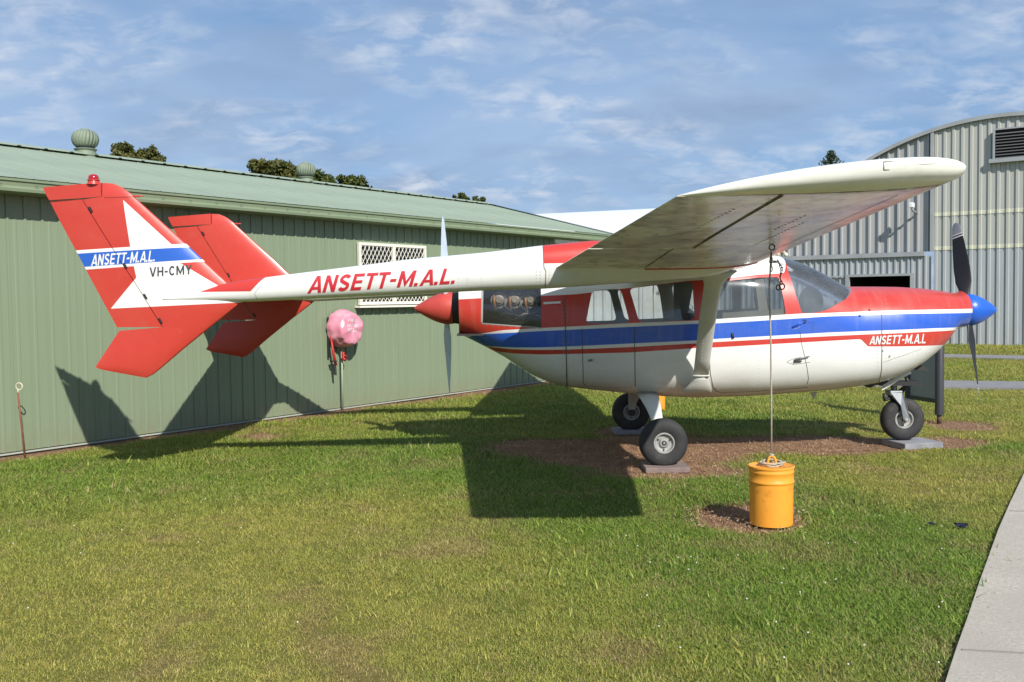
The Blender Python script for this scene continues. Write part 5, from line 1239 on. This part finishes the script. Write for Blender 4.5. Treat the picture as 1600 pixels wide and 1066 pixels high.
for s in (-1, 1):
    y_ = s*.098; tl = MB()
    out_pts = [(a_[0]-.075, .565), (a_[0]+.045, .56), (a_[0]+.085, .46), (ax_+.035, .30), (ax_+.03, .262), (ax_-.02, .258), (ax_-.03, .30), (a_[0]+.02, .43), (a_[0]-.045, .51)]
    n = len(out_pts); V = [(x, y_-.010+(-.03*s if z > .5 else 0), z) for x, z in out_pts]+[(x, y_+.010+(-.03*s if z > .5 else 0), z) for x, z in out_pts]
    MB().add(V, [tuple(range(n-1, -1, -1)), tuple(range(n, 2*n))]+[(i, (i+1) % n, n+(i+1) % n, n+i) for i in range(n)]).build('nose_fork', m_steel, AC, bevel=.004)
    MB().lathe((ax_, y_, az_), (0, s, 0), [(.0, .022), (.022, .020), (.03, .012), (.03, 0)], 12).build('axle_nut', m_rim, AC)
MB().box((a_[0]-.01, 0, .555), (.13, .15, .05)).build('fork_crown', m_steel, AC, bevel=.008)
MB().tube([(a_[0]+.03, -.02, .56), (a_[0]+.14, -.02, .66), (a_[0]+.10, -.02, .72)], .018, 8).build('torque_link', m_darksteel, AC, True)
MB().tube([(a_[0]+.05, .02, .50), (a_[0]+.13, .02, .62)], .014, 8).build('torque_link', m_darksteel, AC, True)
MB().tube([(a_[0]-.07, -.03, .50), (a_[0]-.11, -.03, .48), (a_[0]-.12, -.03, .55)], .022, 8).build('shimmy_damper', m_darksteel, AC, True)
# gear doors under the nose
def quadplate(name, pts, m, th=.006):
    P = [np.array(p) for p in pts]; nn = np.cross(P[1]-P[0], P[2]-P[0]); nn = nn/np.linalg.norm(nn)*th; n = len(P)
    V = [p-nn/2 for p in P]+[p+nn/2 for p in P]; return MB().add(V, [tuple(range(n-1, -1, -1)), tuple(range(n, 2*n))]+[(i, (i+1) % n, n+(i+1) % n, n+i) for i in range(n)]).build(name, m, AC)
g0, g1 = PY(1424, 583, -.13), PY(1378, 610.5, -.15)
quadplate('gear_door', [g0, g1, g1+np.array([.02, .05, .055]), g0+np.array([0, .02, .03])], m_white)
quadplate('gear_door', [g0+np.array([.0, .26, 0]), g1+np.array([0, .30, 0]), g1+np.array([.0, .25, .05]), g0+np.array([0, .24, .03])], m_white)
g2, g3, g4 = PY(1349, 603, -.12), PY(1359, 606.5, -.12), PY(1376, 596, -.12)
quadplate('gear_door', [g2, g3, g4, g4+np.array([-.05, 0, .03])], m_black, .01)
g5 = PY(1439, 571, -.10); quadplate('exhaust_stack', [g5, g5+np.array([.075, 0, -.055]), g5+np.array([-.06, 0, -.045])], m_darksteel, .09)
MB().box((a_[0]+.03, 0, .655), (.42, .22, .04)).build('wheel_well', m_black, AC)
# small fin-shaped drain under the belly
g6 = PY(1270, 617, 0); quadplate('belly_drain', [g6+np.array([-.03, 0, .03]), g6+np.array([.05, 0, .03]), g6+np.array([.01, 0, -.05])], mat('translucent grey plastic', (.5, .5, .45), rough=.4), .006)

# ================================================================== THINGS AROUND THE AIRCRAFT
def pad(x, y, sx, sy_, h, rz, m, label, name='wheel_paver'):
    o = MB().box((x, y, h/2-.004), (sx, sy_, h), rz).build(name, m, None, bevel=.006); return tag(o, label, 'paver', 'pavers under the wheels')
pad(-3.285, -1.25, .40, .36, .047, .0, m_padbrown, 'brownish paver under the nearest main wheel')
pad(-3.295, 1.25, .42, .36, .047, .05, m_pad, 'dark grey paver under the farther main wheel')
pad(-.535, -.04, .44, .40, .064, .22, m_pad, 'thick grey paver under the nose wheel')
# tie-down drums
def drum(x, y, label, full=True):
    d = thing('tie_down_drum', label, 'drum', (x, y, 0), 'orange tie down drums'); r = .152; H = .405
    body = MB().lathe((x, y, 0), (0, 0, 1), [(0, r*.955), (.25, r*.97), (.285, r*.975), (.291, r*1.01), (.298, r*1.015), (.305, r*1.01), (.311, r*.98), (.355, r*.985), (.360, r*1.005), (.368, r*1.01), (.374, r*.99), (.388, r*.99), (.392, r*1.03), (.402, r*1.03), (.405, r*1.0), (.400, r*.95), (.398, 0)], 64).build('drum', m_orange, d, True, angle=40)
    hp_ = [(x-.02+.0*k, y-.035+.0*k, 0) for k in range(1)]
    pts = [(x-.03+.062*(1-math.cos(a))/2*1.0, y-.01, .395+.075*math.sin(a)) for a in np.linspace(0, PI, 11)]
    MB().tube(pts, .009, 8).build('lifting_eye', m_orange, d, True)
    return d
DX, DY = -2.885, -3.44
drum(DX, DY, 'orange drum in the bare patch, tied to the near wing'); drum(-2.71, 3.44, 'far orange drum, only its edge showing behind the main gear leg')
def rope(x, y, zt_, label, sy):
    rp = thing('tie_rope', label, 'rope', (x, y, .4), 'ropes tying down the wings'); r = random.Random(2)
    k0 = Vector((x, y-.005, .475)); p1 = Vector((x-.012, y, zt_-.30))
    MB().tube([k0, k0.lerp(p1, .33)+Vector((.004, 0, 0)), k0.lerp(p1, .66)+Vector((.005, 0, 0)), p1, (x, y, zt_-.06)], .0062, 8).build('line', m_rope, rp, True)
    pts = []
    for k in range(60):
        a = k*.55; rr_ = .075+.02*math.sin(k*.9); pts.append((x+.004+rr_*math.cos(a), y-.0+rr_*.55*math.sin(a), .408+.022*abs(math.sin(k*.37))+.01*math.sin(a)))
    MB().tube(pts, .0055, 6).build('coil', m_rope, rp, True)
    MB().tube([k0+Vector((.014*math.cos(a*1.7), .014*math.sin(a*1.7), .012*math.sin(a*2.3))) for a in range(14)], .0065, 6).build('knot', m_rope, rp, True)
    ch = MB()
    for i in range(4):
        c = Vector((x, y, zt_-.072-.032*i)); ch.tube([c+Vector((.008*math.cos(a)*(i % 2), .008*math.cos(a)*(1-i % 2), .019*math.sin(a))) for a in np.linspace(0, 2*PI, 13)], .0038, 6)
    cp = [Vector((x, y, zt_-.12)), Vector((x+.05, y, zt_-.12)), Vector((x+.072, y, zt_-.17)), Vector((x+.062, y, zt_-.23)), Vector((x+.075, y, zt_-.28))]
    for i in range(len(cp)-1):
        for f in (0, .33, .66):
            c = cp[i].lerp(cp[i+1], f); d_ = (cp[i+1]-cp[i]).normalized(); s_ = Vector((0, 1, 0)) if int(f*3+i) % 2 else Vector((d_.z, 0, -d_.x))
            ch.tube([c+d_*.015*math.sin(a)+s_*.007*math.cos(a) for a in np.linspace(0, 2*PI, 11)], .003, 5)
    ch.tube([cp[-1]+Vector((.017*math.cos(a), 0, -.01+.020*math.sin(a))) for a in np.linspace(0, 2*PI, 13)], .005, 6)
    ch.tube([cp[-1]+Vector((-.024+.014*math.cos(a), .01, -.016+.018*math.sin(a))) for a in np.linspace(0, 2*PI, 13)], .0045, 6)
    ch.build('chain', m_rust, rp, True); return rp
rope(DX, DY, foil(3.45, .22, False)[1], 'tie rope from the near wing down to the orange drum', -1)
rope(-2.71, 3.44, foil(3.45, .22, False)[1], 'tie rope of the far wing, hidden behind the fuselage', 1)
# small dark scraps on the lawn, and clover flowers
m_scrap = mat('dark blue plastic scrap', (.02, .025, .06), rough=.5)
for u, v, s_ in ((1503, 823, .045), (1455, 821, .022)):
    p = PG(u, v, .02); r = random.Random(u); mb = MB(); mb.tube([(p[0]+r.uniform(-1, 1)*s_, p[1]+r.uniform(-1, 1)*s_, .025+r.uniform(0, .015)) for _ in range(5)], s_*.28, 5); tag(mb.build('litter_scrap', m_scrap, None), 'larger dark blue scrap lying in the grass near the path' if s_ > .03 else 'smaller dark scrap lying in the grass near the path', 'litter')
fl = MB(); r = random.Random(11)
for _ in range(60):
    u, v = r.uniform(980, 1520), r.uniform(700, 1060)
    if r.random() < .35: u, v = r.uniform(0, 1400), r.uniform(700, 1000)
    p = PG(u, v); 
    if fields(np.array([[p[0], p[1]]]))[0][0] > .3 or u > 1490: continue
    fl.lathe((p[0], p[1], .035+r.uniform(0, .02)), (r.uniform(-.3, .3), r.uniform(-.3, .3), 1), [(0, .001), (.002, .005), (.006, .004), (.008, 0)], 6)
tag(fl.build('clover_flowers', mat('clover white', (.62, .60, .52), rough=.7), None), 'scattered white clover flowers in the grass', 'flowers', kind='stuff')
# dead grass, leaves and pebbles lying on the bare ground
lf = MB(); r = random.Random(21); pts = []
while len(pts) < 1500:
    u, v = r.uniform(700, 1560), r.uniform(655, 845); p = PG(u, v)
    if fields(np.array([[p[0], p[1]]]))[0][0] > .45: pts.append(p)
for p in pts:
    L_ = r.uniform(.01, .06); a = r.uniform(0, PI); wd_ = r.uniform(.0015, .006); z = .004+r.uniform(0, .012); dx, dy = math.cos(a)*L_/2, math.sin(a)*L_/2; nx, ny = -math.sin(a)*wd_, math.cos(a)*wd_
    lf.add([(p[0]-dx, p[1]-dy, z), (p[0]+nx, p[1]+ny, z+.004), (p[0]+dx, p[1]+dy, z+r.uniform(-.002, .012)), (p[0]-nx, p[1]-ny, z+.003)], [(0, 1, 2, 3)])
tag(lf.build('dead_leaves', mat('dead straw and leaves', lambda t, tc: t.mix(t.ramp(t.noise(tc, 25, 2), .35, .65), (.20, .09, .045), (.66, .50, .32)), rough=.8), None), 'dead straw and leaves on the bare patches', 'leaves', kind='stuff')
pb = MB()
for i in range(260):
    p = pts[r.randrange(len(pts))]; s_ = r.uniform(.004, .012); q = (p[0]+r.uniform(-.1, .1), p[1]+r.uniform(-.1, .1), .0)
    pb.add([(q[0]+s_*r.uniform(.7, 1.2)*x_, q[1]+s_*r.uniform(.7, 1.2)*y_, q[2]+s_*z_) for x_, y_, z_ in ((1, 0, 0), (0, 1, 0), (-1, 0, 0), (0, -1, 0), (0, 0, .9))], [(0, 1, 4), (1, 2, 4), (2, 3, 4), (3, 0, 4)])
tag(pb.build('pebbles', mat('dull pebble', (.30, .25, .20), rough=.9), None), 'small pebbles on the bare patches', 'pebbles', kind='stuff')
# printing on the pink cover: cast onto the real cover
from mathutils.bvhtree import BVHTree
bpy.context.view_layer.update()
dg = bpy.context.evaluated_depsgraph_get(); ev = cv.evaluated_get(dg); tm = ev.to_mesh(); mw = cv.matrix_world
bvh = BVHTree.FromPolygons([mw @ v.co for v in tm.vertices], [tuple(p.vertices) for p in tm.polygons]); ev.to_mesh_clear()
def CH(u, v):
    d = Vector(ray(u, v)).normalized(); h = bvh.ray_cast(Vector(CAM), d)
    return np.array(h[0])-np.array(d)*.004 if h[0] is not None else WS(u, v)
for s_, q in (('FIRE', [(544, 503.5), (558, 503.5), (544, 498.5), (558, 498.5)]), ('HOSE', [(543, 511), (559, 511), (543, 506), (559, 506)]), ('REEL', [(544, 518.5), (558, 518.5), (544, 513.5), (558, 513.5)])):
    text(s_, q, ff, CH, mat('worn white print', (.72, .62, .64), rough=.6), cv, 0, .2, off=.0)
fp = [(535, 500), (538, 503), (538, 509), (535, 513), (532.5, 510), (533, 504)]
link('emblem', mesh([CH(*p) for p in fp], [tuple(range(6))]), m_ltwhite, cv)
